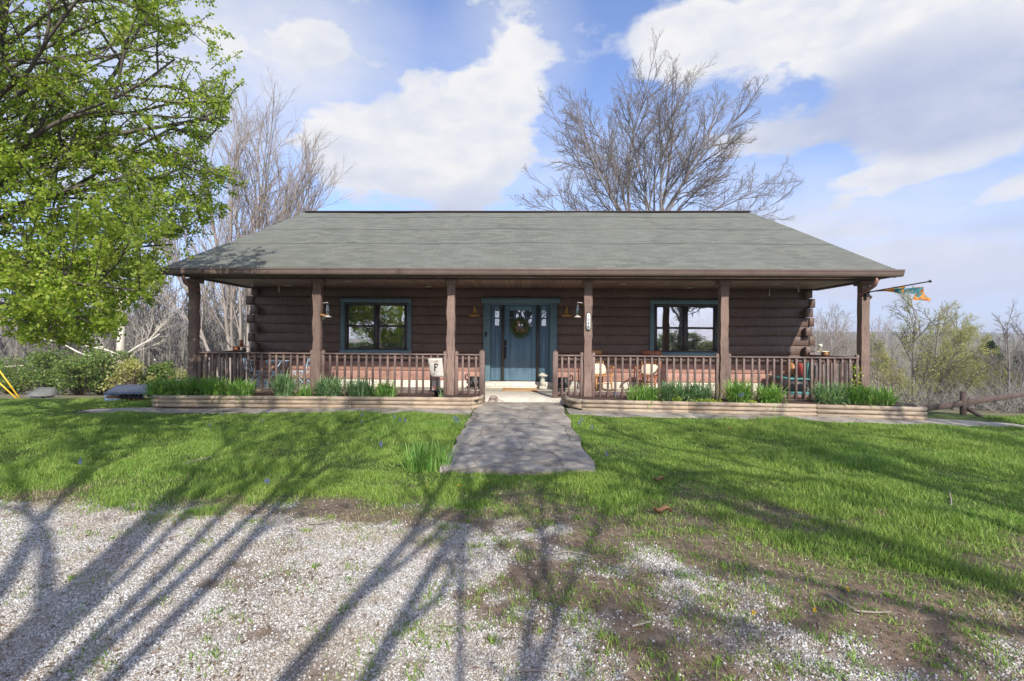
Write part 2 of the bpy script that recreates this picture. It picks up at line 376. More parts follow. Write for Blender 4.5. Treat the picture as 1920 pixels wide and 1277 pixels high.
def flag_mat():
    t = NT('weathered_flagstone'); v = t.coord('Position')
    vo = t.n('ShaderNodeTexVoronoi', feature='DISTANCE_TO_EDGE'); vo.inputs['Scale'].default_value = 1.7; vo.inputs['Randomness'].default_value = .9
    wob = t.n('ShaderNodeTexNoise'); wob.inputs['Scale'].default_value = 2.5; t.l(v, wob.inputs['Vector'])
    vec = t.mix(.12, v, wob.outputs['Color']); t.l(vec, vo.inputs['Vector'])
    vc = t.n('ShaderNodeTexVoronoi'); vc.inputs['Scale'].default_value = 1.7; vc.inputs['Randomness'].default_value = .9; t.l(vec, vc.inputs['Vector'])
    n1 = t.noise(v, 3.1, 6, .65, .5); n2 = t.noise(v, 24, 5, .6)
    col = t.ramp(n1, [(.3, (.12, .1, .078)), (.5, (.28, .245, .2)), (.7, (.47, .42, .35))])
    hs = t.n('ShaderNodeSeparateColor'); t.l(vc.outputs['Color'], hs.inputs[0])
    col = t.mix(t.math('MULTIPLY', hs.outputs[0], .45), col, (.4, .36, .3))
    col = t.mix(t.ramp(n2, [(.55, (0, 0, 0)), (.75, (.6, .6, .6))]), col, (.17, .125, .08))
    col = t.mix(t.ramp(vo.outputs['Distance'], [(0, (.45, .45, .45)), (.02, (0, 0, 0))]), col, (.12, .105, .08))
    h = t.math('ADD', t.ramp(vo.outputs['Distance'], [(0, (0, 0, 0)), (.03, (1, 1, 1))]), t.math('MULTIPLY', n2, .6))
    t.bump(h, .7, .015)
    return t.base(col, .8, 0, .3)
MT['flag'] = flag_mat()
def pebble_mat():
    t = NT('crushed_limestone'); g = t.n('ShaderNodeNewGeometry')
    col = t.ramp(g.outputs['Random Per Island'], [(0, (.2, .165, .125)), (.25, (.36, .33, .29)), (.65, (.5, .48, .45)), (1, (.66, .65, .63))])
    pn = t.noise(t.coord('Position'), 1.6, 5, .6); col = t.mix(t.ramp(pn, [(.45, (0, 0, 0)), (.68, (.6, .6, .6))]), col, (.33, .26, .19))
    return t.base(col, .85, 0, .3)
MT['pebble'] = pebble_mat()
def glass_mat(name, tint=(.9, .95, .95), refl=.12):
    t = NT(name); tr = t.n('ShaderNodeBsdfTransparent'); tr.inputs[0].default_value = (*tint, 1)
    gl = t.n('ShaderNodeBsdfGlossy'); gl.inputs['Roughness'].default_value = .015; gl.inputs[0].default_value = (1, 1, 1, 1)
    v = t.coord('Position'); bu = t.n('ShaderNodeBump'); bu.inputs['Strength'].default_value = .04; bu.inputs['Distance'].default_value = .02
    t.l(t.noise(v, 2.2, 2), bu.inputs['Height']); t.l(bu.outputs[0], gl.inputs['Normal'])
    fr = t.n('ShaderNodeFresnel'); fr.inputs[0].default_value = 1.5
    f = t.math('MAXIMUM', t.math('MULTIPLY', fr.outputs[0], 1.6), refl)
    mx = t.n('ShaderNodeMixShader'); t.l(f, mx.inputs[0]); t.l(tr.outputs[0], mx.inputs[1]); t.l(gl.outputs[0], mx.inputs[2])
    t.l(mx.outputs[0], t.out.inputs[0]); return t.m
MT['pane'] = glass_mat('window_glass', (.85, .88, .88), .5)
MT['leaded'] = glass_mat('textured_door_glass', (.6, .65, .65), .3)
MT['feeder_glass'] = glass_mat('green_bottle_glass', (.45, .75, .7), .15)
MT['blind'] = mat('white_blind_slats', (.5, .49, .44), (.42, .41, .37), 3, .6)
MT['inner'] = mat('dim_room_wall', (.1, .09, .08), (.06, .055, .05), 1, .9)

# ------------------------------------------------------------------ terrain
def terrain(x, y):
    x = np.asarray(x, float); y = np.asarray(y, float)
    z = -.0018*np.clip(x, 0, 12)**2-.0011*np.clip(-x, 0, 14)**2*sstep(6, 10, y)
    d = np.clip(y-(11.3-.12*np.clip(x-8, 0, 10)), 0, None)
    d = np.maximum(d, np.clip(np.abs(x)-16, 0, None)*sstep(0, 12, y))
    z = z-.105*d*sstep(0, 3, d)*np.where(d > 60, 60/np.maximum(d, 1), 1)
    far = sstep(90, 330, d)
    z = z+far*(8.5+5*sstep(40, -160, x))+sstep(300, 800, d)*16
    z = z+(fbm(x*.02, y*.02, 3)-.5)*5*sstep(20, 120, d)
    z = z+(fbm(x*.8, y*.8, 9)-.5)*.05*(1-sstep(0, 20, d))
    return z
def masks(x, y):
    n = fbm(x*1.1, y*1.4, 21, 5)-.5; n2 = fbm(x*3.3, y*4.2, 33, 4)-.5
    yb = 4.2-.72*sstep(.6, 2.6, x)+.3*sstep(-1.5, 0, x)*(1-sstep(.4, 1.5, x)); wd = 1+.8*sstep(-3., -.5, x)+1.*sstep(.3, 2, x)
    lawn = sstep(-.45, .5, (y-yb)/wd+n*1.7+n2*.7)
    base = .95-.62*sstep(-1.2, .9, x)+.3*sstep(2.9, 2.3, y)*sstep(-.8, .2, x)*(1-.45*sstep(1., 2.2, x))-.03*sstep(1.2, 2.4, x)
    base = base-.6*sstep(-.4, .3, y-(yb-.1-.35*sstep(-3., -.5, x)))
    grav = sstep(.3, .72, base*.82+n*1.35+n2*1.1)
    grav *= 1-sstep(.5, .95, lawn)
    return lawn, grav
def build_ground():
    def axis(dense0, dense1, step, lo, hi, g=1.16):
        a = list(np.arange(dense0, dense1+1e-6, step)); s = step
        p = dense1
        while p < hi: s *= g; p += s; a.append(min(p, hi))
        s = step; p = dense0; b = []
        while p > lo: s *= g; p -= s; b.append(max(p, lo))
        return np.array(b[::-1]+a)
    xs = axis(-12, 12, .07, -1600, 1600); ys = axis(1.2, 12, .06, -1600, 1600)
    X, Y = np.meshgrid(xs, ys, indexing='xy')
    Z = terrain(X, Y)
    V = np.stack((X, Y, Z), -1); b = MB().grid(V)
    o = b.build('ground', MT['ground'], None, True)
    l, g = masks(X, Y)
    for nme, arr in (('lawn', l), ('gravel', g*.9), ('far', sstep(13.2, 17, Y-.12*np.clip(np.abs(X)-9, 0, 4)))):
        at_ = o.data.attributes.new(nme, 'FLOAT', 'POINT'); at_.data.foreach_set('value', arr.astype(np.float32).ravel())
    tag(o, None, None, kind='structure')
build_ground()
rng = np.random.default_rng(7)
def inframe(x, y, m=.4): return np.abs(x+.03*y) < 1.11*y+m
PATH_Y0, PATH_Y1, PATH_X0, PATH_X1 = 5.3, 11.2, -1.0, .79
def blades(x, y, z, h, w, lean, segs=2):
    n = len(x); a = rng.uniform(0, 2*np.pi, n); la = rng.uniform(0, 2*np.pi, n); le = lean*rng.uniform(.3, 1.5, n)
    B = np.stack((x, y, z), -1); S = np.stack((np.cos(a), np.sin(a), 0*a), -1)*(w/2)[:, None]
    D = np.stack((np.cos(la), np.sin(la), 0*a), -1)
    M = B+D*(h*le*.35)[:, None]+np.array((0, 0, 1))*(h*.6)[:, None]
    T = B+D*(h*le)[:, None]+np.array((0, 0, 1))*(h*(1-.35*le**2).clip(.4))[:, None]
    V = np.stack((B-S, B+S, M-S*.75, M+S*.75, T), 1).reshape(-1, 3)
    i = np.arange(n)[:, None]*5
    return V, np.concatenate((i, i+1, i+3, i+2), 1), np.concatenate((i+2, i+3, i+4), 1)
def on_walk(x, y):
    p = (x > PATH_X0-.02-.02*(y-8)) & (x < PATH_X1+.02) & (y > PATH_Y0+.05)
    s = (y > 9.42+.03*np.sin(x*3)) & (y < np.where(x < -8.5, 10.4, 12)) & (x > -9.5+.0*y) & (x < 10.4) & ((x < 9.3) | (y > 9.6))
    return p | s
def build_grass():
    N = 1500000
    y = 3.0+10.2*rng.random(N)**1.15; x = (rng.random(N)*2-1)*(1.2*y+2.6)-.03*y
    l, g = masks(x, y)
    clump = fbm(x*2.6, y*3.1, 55, 3); tall = fbm(x*.9, y*1.1, 77, 3)
    dens = l**2.2*(.35+1.1*sstep(.3, .6, clump))
    far_edge = np.where(x < -8.6, 13.1, 11.4)
    keep = (rng.random(N) < dens*.75) & ~on_walk(x, y) & (y < far_edge)
    x, y, l, clump, tall = x[keep], y[keep], l[keep], clump[keep], tall[keep]
    h = (.028+.05*sstep(.35, .7, tall)+.022*sstep(1, 7, x)*sstep(.4, .65, tall)+.02*sstep(.45, .7, clump))*(.35+.65*l)*rng.uniform(.6, 1.35, len(x))
    w = (.0035+.0004*y)*rng.uniform(.7, 1.3, len(x))
    V, Q, T = blades(x, y, terrain(x, y)-.004, h, w, np.full(len(x), .55))
    b = MB(); b.add(V, Q, T); o = b.build('lawn_grass', MT['grass'])
    tag(o, 'green spring lawn grass growing thick around the stone walk', 'grass', kind='stuff')
    # sparse weedy tufts over gravel and soil
    tx = []; ty = []
    for k in range(2900):
        yy = rng.uniform(2., 5.3); xx = rng.uniform(-1.12*yy-.3, 1.12*yy+.3)
        l, g = masks(np.array([xx]), np.array([yy]))
        pr = (.12 if xx < -.6 else .62)*(1-g[0]*.75)+.04
        if rng.random() > pr: continue
        k2 = int(rng.integers(8, 45)); rr = rng.uniform(.015, .07)
        tx.append(xx+rng.normal(0, rr, k2)); ty.append(yy+rng.normal(0, rr, k2))
    x = np.concatenate(tx); y = np.concatenate(ty)
    h = rng.uniform(.012, .05, len(x)); w = rng.uniform(.003, .007, len(x))
    V, Q, T = blades(x, y, terrain(x, y)-.003, h, w, np.full(len(x), .9))
    b = MB(); b.add(V, Q, T); o = b.build('sparse_weeds', MT['grass'])
    tag(o, 'sparse low weeds and grass tufts coming up through the gravel and bare soil', 'weeds', kind='stuff')
    N = 60000; y = rng.uniform(2.6, 6.2, N); x = (rng.random(N)*2-1)*(1.12*y)
    l, g = masks(x, y); cl = fbm(x*2.2, y*3, 91, 3)
    keep = (rng.random(N) < (l*(1-l)*4+.12)*sstep(.42, .66, cl)) & ~on_walk(x, y)
    x, y = x[keep], y[keep]
    V, Q, T = blades(x, y, terrain(x, y), rng.uniform(.02, .05, len(x)), rng.uniform(.003, .005, len(x)), np.full(len(x), 1.5))
    b = MB(); b.add(V, Q, T); o = b.build('dry_grass', MT['drygrass'])
    tag(o, 'straw coloured dry grass lying in thin patches at the lawn edge', 'grass', kind='stuff')
build_grass()
def build_gravel():
    N = 1150000
    y = 1.1+4.35*rng.random(N)**1.15; x = (rng.random(N)*2-1)*(1.13*y+1.8)-.03*y
    l, g = masks(x, y)
    fine = fbm(x*9, y*9, 5, 2)
    p = g*.66*(.5+fine)+.012*(1-l)
    keep = rng.random(N) < p; x, y = x[keep], y[keep]; n = len(x)
    s = .0022+.0045*rng.random(n)**2.6
    cube = np.array([(a, b, c) for a in (-1, 1) for b in (-1, 1) for c in (-1, 1)], float)
    V = cube[None]*rng.uniform(.45, 1.15, (n, 8, 3)); V *= s[:, None, None]*rng.uniform(.65, 1.25, (n, 1, 3))
    q = rng.normal(size=(n, 4)); q /= np.linalg.norm(q, axis=1)[:, None]; w, a, b_, c = q.T
    Rm = np.stack((1-2*(b_*b_+c*c), 2*(a*b_-w*c), 2*(a*c+w*b_), 2*(a*b_+w*c), 1-2*(a*a+c*c), 2*(b_*c-w*a), 2*(a*c-w*b_), 2*(b_*c+w*a), 1-2*(a*a+b_*b_)), -1).reshape(n, 3, 3)
    V = np.einsum('nij,nkj->nki', Rm, V)
    V += np.stack((x, y, terrain(x, y)+s*rng.uniform(-.35, .5, n)), -1)[:, None]
    f = np.array([(0, 1, 3, 2), (4, 6, 7, 5), (0, 4, 5, 1), (2, 3, 7, 6), (0, 2, 6, 4), (1, 5, 7, 3)])
    Q = (f[None]+np.arange(n)[:, None, None]*8).reshape(-1, 4)
    b = MB(); b.add(V.reshape(-1, 3), Q); o = b.build('gravel', MT['pebble'])
    tag(o, 'crushed white limestone gravel spread over the drive in the foreground', 'gravel', kind='stuff')
    return n
NG = build_gravel()
def build_litter():
    n = 14000; y = 1.9+3.6*rng.random(n)**1.2; x = (rng.random(n)*2-1)*(1.13*y+.3); l, g = masks(x, y); k = rng.random(n) < (.25+.75*sstep(.45, .7, fbm(x*1.7, y*2.1, 61, 4)))*(1-l*.7); x, y = x[k], y[k]; n = len(x)
    a = rng.uniform(0, 6.283, n); L = rng.uniform(.006, .022, n); w = rng.uniform(.002, .005, n); d = np.stack((np.cos(a)*L, np.sin(a)*L, rng.uniform(-.004, .006, n)), -1); s = np.stack((-np.sin(a)*w, np.cos(a)*w, 0*a), -1)
    c = np.stack((x, y, terrain(x, y)+.009), -1); V = np.stack((c-d, c+s, c+d, c-s+np.array((0, 0, .003))), 1).reshape(-1, 3)
    b = MB(); b.add(V, np.arange(n)[:, None]*4+np.array((0, 1, 2, 3))); tag(b.build('leaf_litter', MT['litter']), 'brown bits of leaf and bark litter strewn over gravel and soil', 'litter', kind='stuff')
build_litter()
# ------------------------------------------------------------------ walks
def slab_sheet(name, outline_fn, nu, nv, thick, seed):
    P = np.zeros((nv, nu, 3))
    for j in range(nv):
        for i in range(nu):
            x, y = outline_fn(i/(nu-1), j/(nv-1)); P[j, i] = (x, y, 0)
    P[..., 2] = terrain(P[..., 0], P[..., 1])+thick+(fbm(P[..., 0]*1.6, P[..., 1]*1.6, seed)-.5)*.03
    b = MB().grid(P)
    for E in (P[0], P[-1], P[:, 0], P[:, -1]):
        L = E.copy(); L[:, 2] -= thick+.06; b.grid(np.stack((E, L)))
    return tag(b.build(name, MT['flag'], None, True), None, None, kind='structure')
def walk_fn(u, v):
    y = PATH_Y0+v*(PATH_Y1-PATH_Y0-.06); e = .022*math.sin(y*5.1)+.02*math.sin(y*11.3+1)
    x0 = PATH_X0-.02*(y-8)+e*.7; x1 = PATH_X1+.025*math.sin(y*4.3+2)
    return x0+u*(x1-x0), y+(.025*math.sin(u*9)+.02*math.sin(u*23) if v < .02 else 0)
slab_sheet('walkway', walk_fn, 30, 90, .05, 4)
def side_fn(xa, xb, taper=0):
    def f(u, v):
        x = xa+u*(xb-xa); y0 = 9.48+.05*math.sin(x*2.7)+.04*math.sin(x*6.1); y1 = 10.35
        if taper > 0: y0 += .3*max(0, (x-8.8))
        if taper < 0: y0 += .35*max(0, (-x-8.4))
        return x, y0+v*(y1-y0)
    return f
slab_sheet('flagstone_path', side_fn(-9.4, PATH_X0-.1, -1), 120, 8, .012, 8)
slab_sheet('flagstone_path', side_fn(PATH_X1+.08, 10.2, 1), 120, 8, .012, 9)
# ------------------------------------------------------------------ the cabin
YP, YW, YE = 11.25, 13.5, 10.72          # post line, wall face, eave
FZ, CZ = .14, 2.93                       # porch floor, porch ceiling
XL, XR = -7.78, 7.83                     # house corners
RIDGE_Y, RIDGE_Z, EAVE_Z = 17.7, 6.17, 3.07
house = thing('log_cabin', 'dark stained log cabin with grey shingle roof and full width front porch', 'house', (0, 13.5, 0))
def part(b, name, m, parent=house, smooth=False, bevel=0, seg=1): return b.build(name, MT[m] if isinstance(m, str) else m, parent, smooth, bevel, seg)
WIN = [(at(640, 561, YW), at(771.5, 600, YW)), (at(1218.5, 565, YW), at(1352, 600, YW))]
W_TOP, W_BOT = 2.63, 1.06
DX = ax(975.4, YW)
D_HALF = 1.03
# front logs with rounded faces, split by the openings
prof = [(.012, .5), (.034, .485), (.044, .4), (.048, 0), (.044, -.4), (.034, -.485), (.012, -.5)]
rows = 10; z0, z1 = .33, CZ+.02; rh = (z1-z0)/rows
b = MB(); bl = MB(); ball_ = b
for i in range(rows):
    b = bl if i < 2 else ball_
    zc = z0+(i+.5)*rh; lo, hi = zc-rh/2, zc+rh/2
    cuts = [(DX-D_HALF+.05, DX+D_HALF-.05)] if lo < 2.5 else []
    for a, c in WIN:
        if hi > W_BOT+.05 and lo < W_TOP-.08: cuts.append((a[0]+.05, c[0]-.05))
    cuts.sort(); x = XL; spans = []
    for c0, c1 in cuts: spans.append((x, c0)); x = c1
    spans.append((x, XR))
    for xa, xb in spans:
        n = max(2, int((xb-xa)/.35)); P = np.zeros((n+1, len(prof), 3))
        for k in range(n+1):
            X = xa+(xb-xa)*k/n
            for j, (dy, dz) in enumerate(prof):
                w = .005*math.sin(X*2.1+i*2.3)+.003*math.sin(X*8+i)
                P[k, j] = (X, YW+.045-dy*(1+.25*math.sin(X*5+i*1.7)), zc+dz*rh+w*(1 if abs(dz) < .48 else .5))
        b.grid(P)
lw = part(ball_, 'log_wall', 'log', smooth=True); part(bl, 'bottom_log', 'log_sunlit', lw, smooth=True)
b = MB()      # wall core behind the logs, side and back walls
for xa, xb in ((XL+.08, WIN[0][0][0]+.04), (WIN[0][1][0]-.04, DX-D_HALF+.04), (DX+D_HALF-.04, WIN[1][0][0]+.04), (WIN[1][1][0]-.04, XR-.08)):
    b.bx(xa, xb, YW+.03, YW+.2, -.4, CZ)
for a, c in WIN:
    b.bx(a[0]+.04, c[0]-.04, YW+.03, YW+.2, -.4, W_BOT+.04); b.bx(a[0]+.04, c[0]-.04, YW+.03, YW+.2, W_TOP-.05, CZ)
b.bx(DX-D_HALF+.04, DX+D_HALF-.04, YW+.03, YW+.2, 2.5, CZ)
b.bx(XL, XL+.2, YW+.2, 22, -2.5, CZ); b.bx(XR-.2, XR, YW+.2, 22, -2.5, CZ); b.bx(XL+.2, XR-.2, 21.8, 22, -2.5, CZ)
part(b, 'wall_core', 'log')
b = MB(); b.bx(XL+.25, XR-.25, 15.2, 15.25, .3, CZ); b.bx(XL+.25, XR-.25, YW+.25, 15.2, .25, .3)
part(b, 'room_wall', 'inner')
for sx, X in ((-1, XL), (1, XR)):
    b = MB()
    for i in range(rows):
        zc = z0+(i+.5)*rh
        e = .17+.05*math.sin(i*2.7+sx)
        if i % 2 == 0:
            b.bx(X-.02*sx, X+sx*e, YW-.04, YW+.16, zc-rh*.47, zc+rh*.47)
        else:
            b.bx(X+sx*.005, X+sx*(.09+.03*math.sin(i*1.9)), YW+.0, YW+.16, zc-rh*.46, zc+rh*.46)
        if i % 2 == 1: b.bx(X-sx*.19, X+sx*.005-sx*.012, YW-.2-.04*math.sin(i*3.3), YW-.04, zc-rh*.5, zc+rh*.42)
    part(b, 'log_corner', 'log', bevel=.015)
for side, xa, xb in ((0, XL, DX-.98), (1, DX+.98, XR)):
    b = MB(); b.bx(xa-.02 if side == 0 else xa, xb if side == 0 else xb+.02, YW-.06, YW+.03, -.4, .33); part(b, 'foundation', 'stone')
b = MB(); b.bx(DX-.97, DX+.97, YW-.16, YW+.2, FZ-.05, .318); part(b, 'threshold_step', 'stone', bevel=.012)
b = MB(); b.bx(XL-.12, XR+.12, 11.12, YW, -1.2, FZ); part(b, 'porch_floor', 'concrete', bevel=.02)
# ceiling, beam
b = MB(); b.bx(XL-.1, XR+.1, 10.98, YW+.05, CZ, CZ+.03); part(b, 'porch_ceiling', 'ceil')
b = MB(); b.bx(XL-.2, XR+.2, YP-.1, YP+.1, CZ-.035, CZ-.002)
b.bx(XL-.19, XL-.03, YP+.1, YW-.05, CZ-.03, CZ-.003); b.bx(XR+.03, XR+.19, YP+.1, YW-.05, CZ-.03, CZ-.003)
part(b, 'porch_beam', 'fascia')
# roof
EXL, EXR = ax(306, YE, 508), ax(1686, YE, 508)
roof_ang = math.atan2(RIDGE_Z-EAVE_Z, RIDGE_Y-YE); rl = math.hypot(RIDGE_Z-EAVE_Z, RIDGE_Y-YE)
roof = None
b = MB(); nc = 58; nx = 60
for side in (1, -1):
    for k in range(nc):
        t0 = rl*k/nc; t1 = rl*(k+1)/nc+.015
        P = np.zeros((2, nx, 3))
        xs = np.linspace(EXL, EXR, nx)
        for j, (t, up) in enumerate(((t0, .022), (t1, .003))):
            y = YE+math.cos(roof_ang)*t-math.sin(roof_ang)*up; z = EAVE_Z+math.sin(roof_ang)*t+math.cos(roof_ang)*up
            sag = .012*np.sin(xs*1.3+t*.7)+.01*np.sin(xs*.45+1)
            P[j, :, 0] = xs; P[j, :, 1] = y if side > 0 else 2*RIDGE_Y-y; P[j, :, 2] = z+sag
        b.grid(P)
        L = P[0].copy(); L[:, 2] -= .021; b.grid(np.stack((P[0], L)))
roof = part(b, 'roof', 'shingle')
b = MB()
for s in (1, -1):
    Y = lambda y: y if s > 0 else 2*RIDGE_Y-y
    e0, e1 = (Y(YE+.05), EAVE_Z-.02), (RIDGE_Y, RIDGE_Z-.02)
    V = [(x, e[0], e[1]-dz) for x in (EXL+.02, EXR-.02) for e in (e0, e1) for dz in (0, .14)]
    b.add(V, [(0, 2, 6, 4), (1, 5, 7, 3), (0, 1, 3, 2), (4, 6, 7, 5), (0, 4, 5, 1)])
part(b, 'roof_deck', 'fascia', roof)
b = MB()
b.beam((EXL+.05, RIDGE_Y-.07, RIDGE_Z+.015), (EXR-.05, RIDGE_Y-.07, RIDGE_Z+.015), .22, .03); b.beam((EXL+.05, RIDGE_Y+.07, RIDGE_Z+.016), (EXR-.05, RIDGE_Y+.07, RIDGE_Z+.016), .2, .028)
part(b, 'ridge_cap', 'fascia', roof)
for X in (XL+.1, XR-.1):
    b = MB(); b.add([(X, YE+.7, CZ+.02), (X, 24, CZ+.02), (X, RIDGE_Y, RIDGE_Z-.25), (X+.05, YE+.7, CZ+.02), (X+.05, 24, CZ+.02), (X+.05, RIDGE_Y, RIDGE_Z-.25)], [(0, 1, 4, 3), (1, 2, 5, 4), (2, 0, 3, 5)], [(0, 2, 1), (3, 4, 5)])
    part(b, 'gable_wall', 'log')
for xa, xb in ((EXL+.03, XL-.1), (XR+.1, EXR-.03)):
    b = MB(); b.bx(xa, xb, YE+.1, YE+.55, CZ+.0, CZ+.025); part(b, 'soffit', 'fascia')
# gutter: K profile swept along x
gp = [(.0, 3.055), (-.125, 3.06), (-.13, 3.03), (-.118, 3.025), (-.118, 3.0), (-.10, 2.965), (-.085, 2.925), (.0, 2.92)]
V = []; 
for X in (EXL-.03, EXR+.03): V += [(X, YE+dy, z) for dy, z in gp]
b = MB(); n = len(gp); b.add(V, [(i, (i+1) % n, n+(i+1) % n, n+i) for i in range(n)])
for o_ in (0, n): b.T.append(np.array([(o_, o_+i, o_+i+1) for i in range(1, n-1)]))
b.bx(EXL-.03, EXR+.03, YE-.128, YE-.112, 3.05, 3.068)
part(b, 'gutter', 'gutter')
b = MB(); b.bx(EXL+.02, EXR-.02, YE+.02, YE+.3, CZ-.0, EAVE_Z-.03); part(b, 'fascia_board', 'fascia')
for s, X in ((-1, ax(345, YE)), (1, ax(1641, YE))):
    b = MB(); Xe = ax(359 if s < 0 else 1624, YP-.095)*1.022; P = [(X, YE-.03, 2.94), (X, YE-.03, 2.84), (X, YE+.03, 2.74), (X-s*.02, 10.92, 2.66), (X-s*.03, 11.15, 2.6), (Xe+s*.06, 11.36, 2.54), (Xe, 11.44, 2.44), (Xe, 11.44, .15)]
    b.tube(P, .042, 10); part(b, 'downspout', 'copper', smooth=True)
# posts
POST_X = [ax(q, YP-.095, 600) for q in (359, 593, 845, 1103.3, 1359.5, 1624)]
posts = []
rp = random.Random(4)
for X in POST_X:
    b = MB(); ns = 26; P = np.zeros((ns, 5, 3)); hw = .09
    for k in range(ns):
        z = -.3+(2.87+.3)*k/(ns-1)
        for j, (sx, sy) in enumerate(((-1, -1), (1, -1), (1, 1), (-1, 1), (-1, -1))):
            jx = .009*math.sin(z*9+sx*2+X*3+sy)+.006*math.sin(z*23+X*7+sx*5)
            P[k, j] = (X+sx*hw+jx, YP+sy*hw+jx*.8, z)
    b.grid(P)
    p = part(b, 'porch_post', 'post', bevel=.012)
    b = MB(); b.bx(X-.14, X+.14, YP-.14, YP+.14, 2.79, 2.888); part(b, 'post_cap', 'post', p, bevel=.006)
    posts.append(p)
# recessed lights and hooks
for px, py in ((541, 535), (652, 527), (803, 537.5), (1168, 533), (1293, 539.5), (1455, 532.5)):
    v = raydir(px, py); t = (CZ-.004-CAMZ)/v.z; X, Y = v.x*t, v.y*t
    b = MB().lathe([(.0, .006), (.085, .004), (.09, -.012), (.062, -.014), (.058, .005)], 20, (X, Y, CZ)); part(b, 'recessed_light', 'trimring', smooth=True)
for px, py in ((473, 530), (523, 541), (1443, 548), (1497.5, 540)):
    v = raydir(px, py); t = (CZ-CAMZ-.1)/v.z; X, Y = v.x*t, min(v.y*t, 13.35)
    b = MB().tube([(X, Y, CZ), (X, Y, CZ-.2)], .013, 8); part(b, 'plant_hook', 'trimring', smooth=True)
# windows
for (a, c) in WIN:
    xa, xb = a[0], c[0]; cw = .115; yf = YW-.055
    b = MB(); b.bx(xa, xb, yf, YW+.06, W_TOP-cw, W_TOP); b.bx(xa, xa+cw, yf+.003, YW+.06, W_BOT+cw, W_TOP-cw); b.bx(xb-cw, xb, yf+.003, YW+.06, W_BOT+cw, W_TOP-cw); b.bx(xa-.02, xb+.02, yf-.02, YW+.06, W_BOT, W_BOT+cw)
    win = part(b, 'window', 'casing', bevel=.006)
    fx0, fx1, fz0, fz1 = xa+cw, xb-cw, W_BOT+cw, W_TOP-cw
    b = MB(); s = .06; mid = (fx0+fx1)/2
    b.bx(fx0, fx1, YW-.03, YW+.05, fz1-s, fz1); b.bx(fx0, fx1, YW-.03, YW+.05, fz0, fz0+s*.7)
    for x0_, x1_ in ((fx0, fx0+s), (mid-s*.75, mid+s*.75), (fx1-s, fx1)): b.bx(x0_, x1_, YW-.028, YW+.05, fz0+s*.7, fz1-s)
    zm = (fz0+fz1)/2+.02
    for x0_, x1_ in ((fx0+s, mid-s*.75), (mid+s*.75, fx1-s)):
        b.bx(x0_, x1_, YW-.01, YW+.04, zm-.015, zm+.015)
        for zz0, zz1, dy in ((fz0+s*.7, zm-.015, 0), (zm+.015, fz1-s, .014)):
            for q0, q1 in ((x0_, x0_+.035), (x1_-.035, x1_)): b.bx(q0, q1, YW+.002+dy, YW+.035, zz0, zz1)
            b.bx(x0_+.035, x1_-.035, YW+.003+dy, YW+.034, zz1-.03, zz1)
    part(b, 'sash', 'dark_trim', win)
    for x0_, x1_ in ((fx0+s, mid-s*.75), (mid+s*.75, fx1-s)):
        b = MB(); b.add([(x0_, YW+.028, fz0), (x1_, YW+.028, fz0), (x1_, YW+.028, fz1), (x0_, YW+.028, fz1)], [(0, 1, 2, 3)])
        part(b, 'pane', 'pane', win)
        b = MB(); nsl = 52
        for k in range(nsl):
            z = fz0+.02+(fz1-fz0-.03)*k/nsl; b.box(((x0_+x1_)/2, YW+.1, z), (x1_-x0_+.05, .024, .002), (R(-24), 0, 0))
        part(b, 'blind', 'blind', win)
# front door: casing, header, sidelights, mullions, leaf
def zat(py): return CAMZ+(637-py)/900*YW
def xat(zx): return ax(860+zx/4.911, YW-.03, 640)
ZT, ZB = zat(569), .318
b = MB(); c0, c1, i0, i1 = xat(228), xat(905), xat(293), xat(838)
b.bx(xat(207), xat(932), YW-.13, YW+.04, ZT, zat(559)); part(b, 'door_header', 'casing', bevel=.008)
frame = None
b = MB(); b.bx(c0, i0, YW-.1, YW+.06, FZ+.03, ZT); b.bx(i1, c1, YW-.1, YW+.06, FZ+.03, ZT); b.bx(i0, i1, YW-.098, YW+.06, zat(571.5), ZT)
frame = part(b, 'door_frame', 'casing', bevel=.006)
b = MB(); b.bx(i0, i1, YW+.0, YW+.06, ZB, ZB+.025); part(b, 'sill', 'dark_trim', frame)
b = MB()
m1, m2, m3, m4 = xat(392), xat(416), xat(717), xat(742)
b.bx(m1, m2, YW-.05, YW+.05, ZB+.025, zat(571.5)); b.bx(m3, m4, YW-.05, YW+.05, ZB+.025, zat(571.5)); part(b, 'mullion', 'dark_trim', frame)
def panel_leaf(name, xa, xb, parent, glass, panels):
    """a flat leaf with real openings for the glass and raised mouldings round its sunk panels"""
    b = MB(); y0, y1 = YW+.005, YW+.045
    gx0, gx1, gz0, gz1 = glass
    b.bx(xa, gx0, y0, y1, ZB+.025, zat(572)); b.bx(gx1, xb, y0, y1, ZB+.025, zat(572)); b.bx(gx0, gx1, y0, y1, gz1, zat(572)); b.bx(gx0, gx1, y0, y1, ZB+.025, gz0)
    for (px0, px1, pz0, pz1) in panels:
        w = .022
        b.bx(px0, px1, y0-.014, y0, pz1-w, pz1); b.bx(px0, px1, y0-.014, y0, pz0, pz0+w); b.bx(px0, px0+w, y0-.013, y0, pz0+w, pz1-w); b.bx(px1-w, px1, y0-.013, y0, pz0+w, pz1-w)
        q = min(.05, (px1-px0)*.3); b.bx(px0+q, px1-q, y0-.008, y0, pz0+.05, pz1-.05)
    return part(b, name, 'teal', parent, bevel=.004)
def zz(zy): return zat(520+zy/4.911)
lg = (xat(465), xat(672), zz(445), zz(305))
leaf = panel_leaf('front_door', m2+.004, m3-.004, house, lg, [(xat(455), xat(540), zz(880), zz(510)), (xat(592), xat(680), zz(880), zz(510)), (xat(540), xat(592), zz(845), zz(520))])
b = MB()
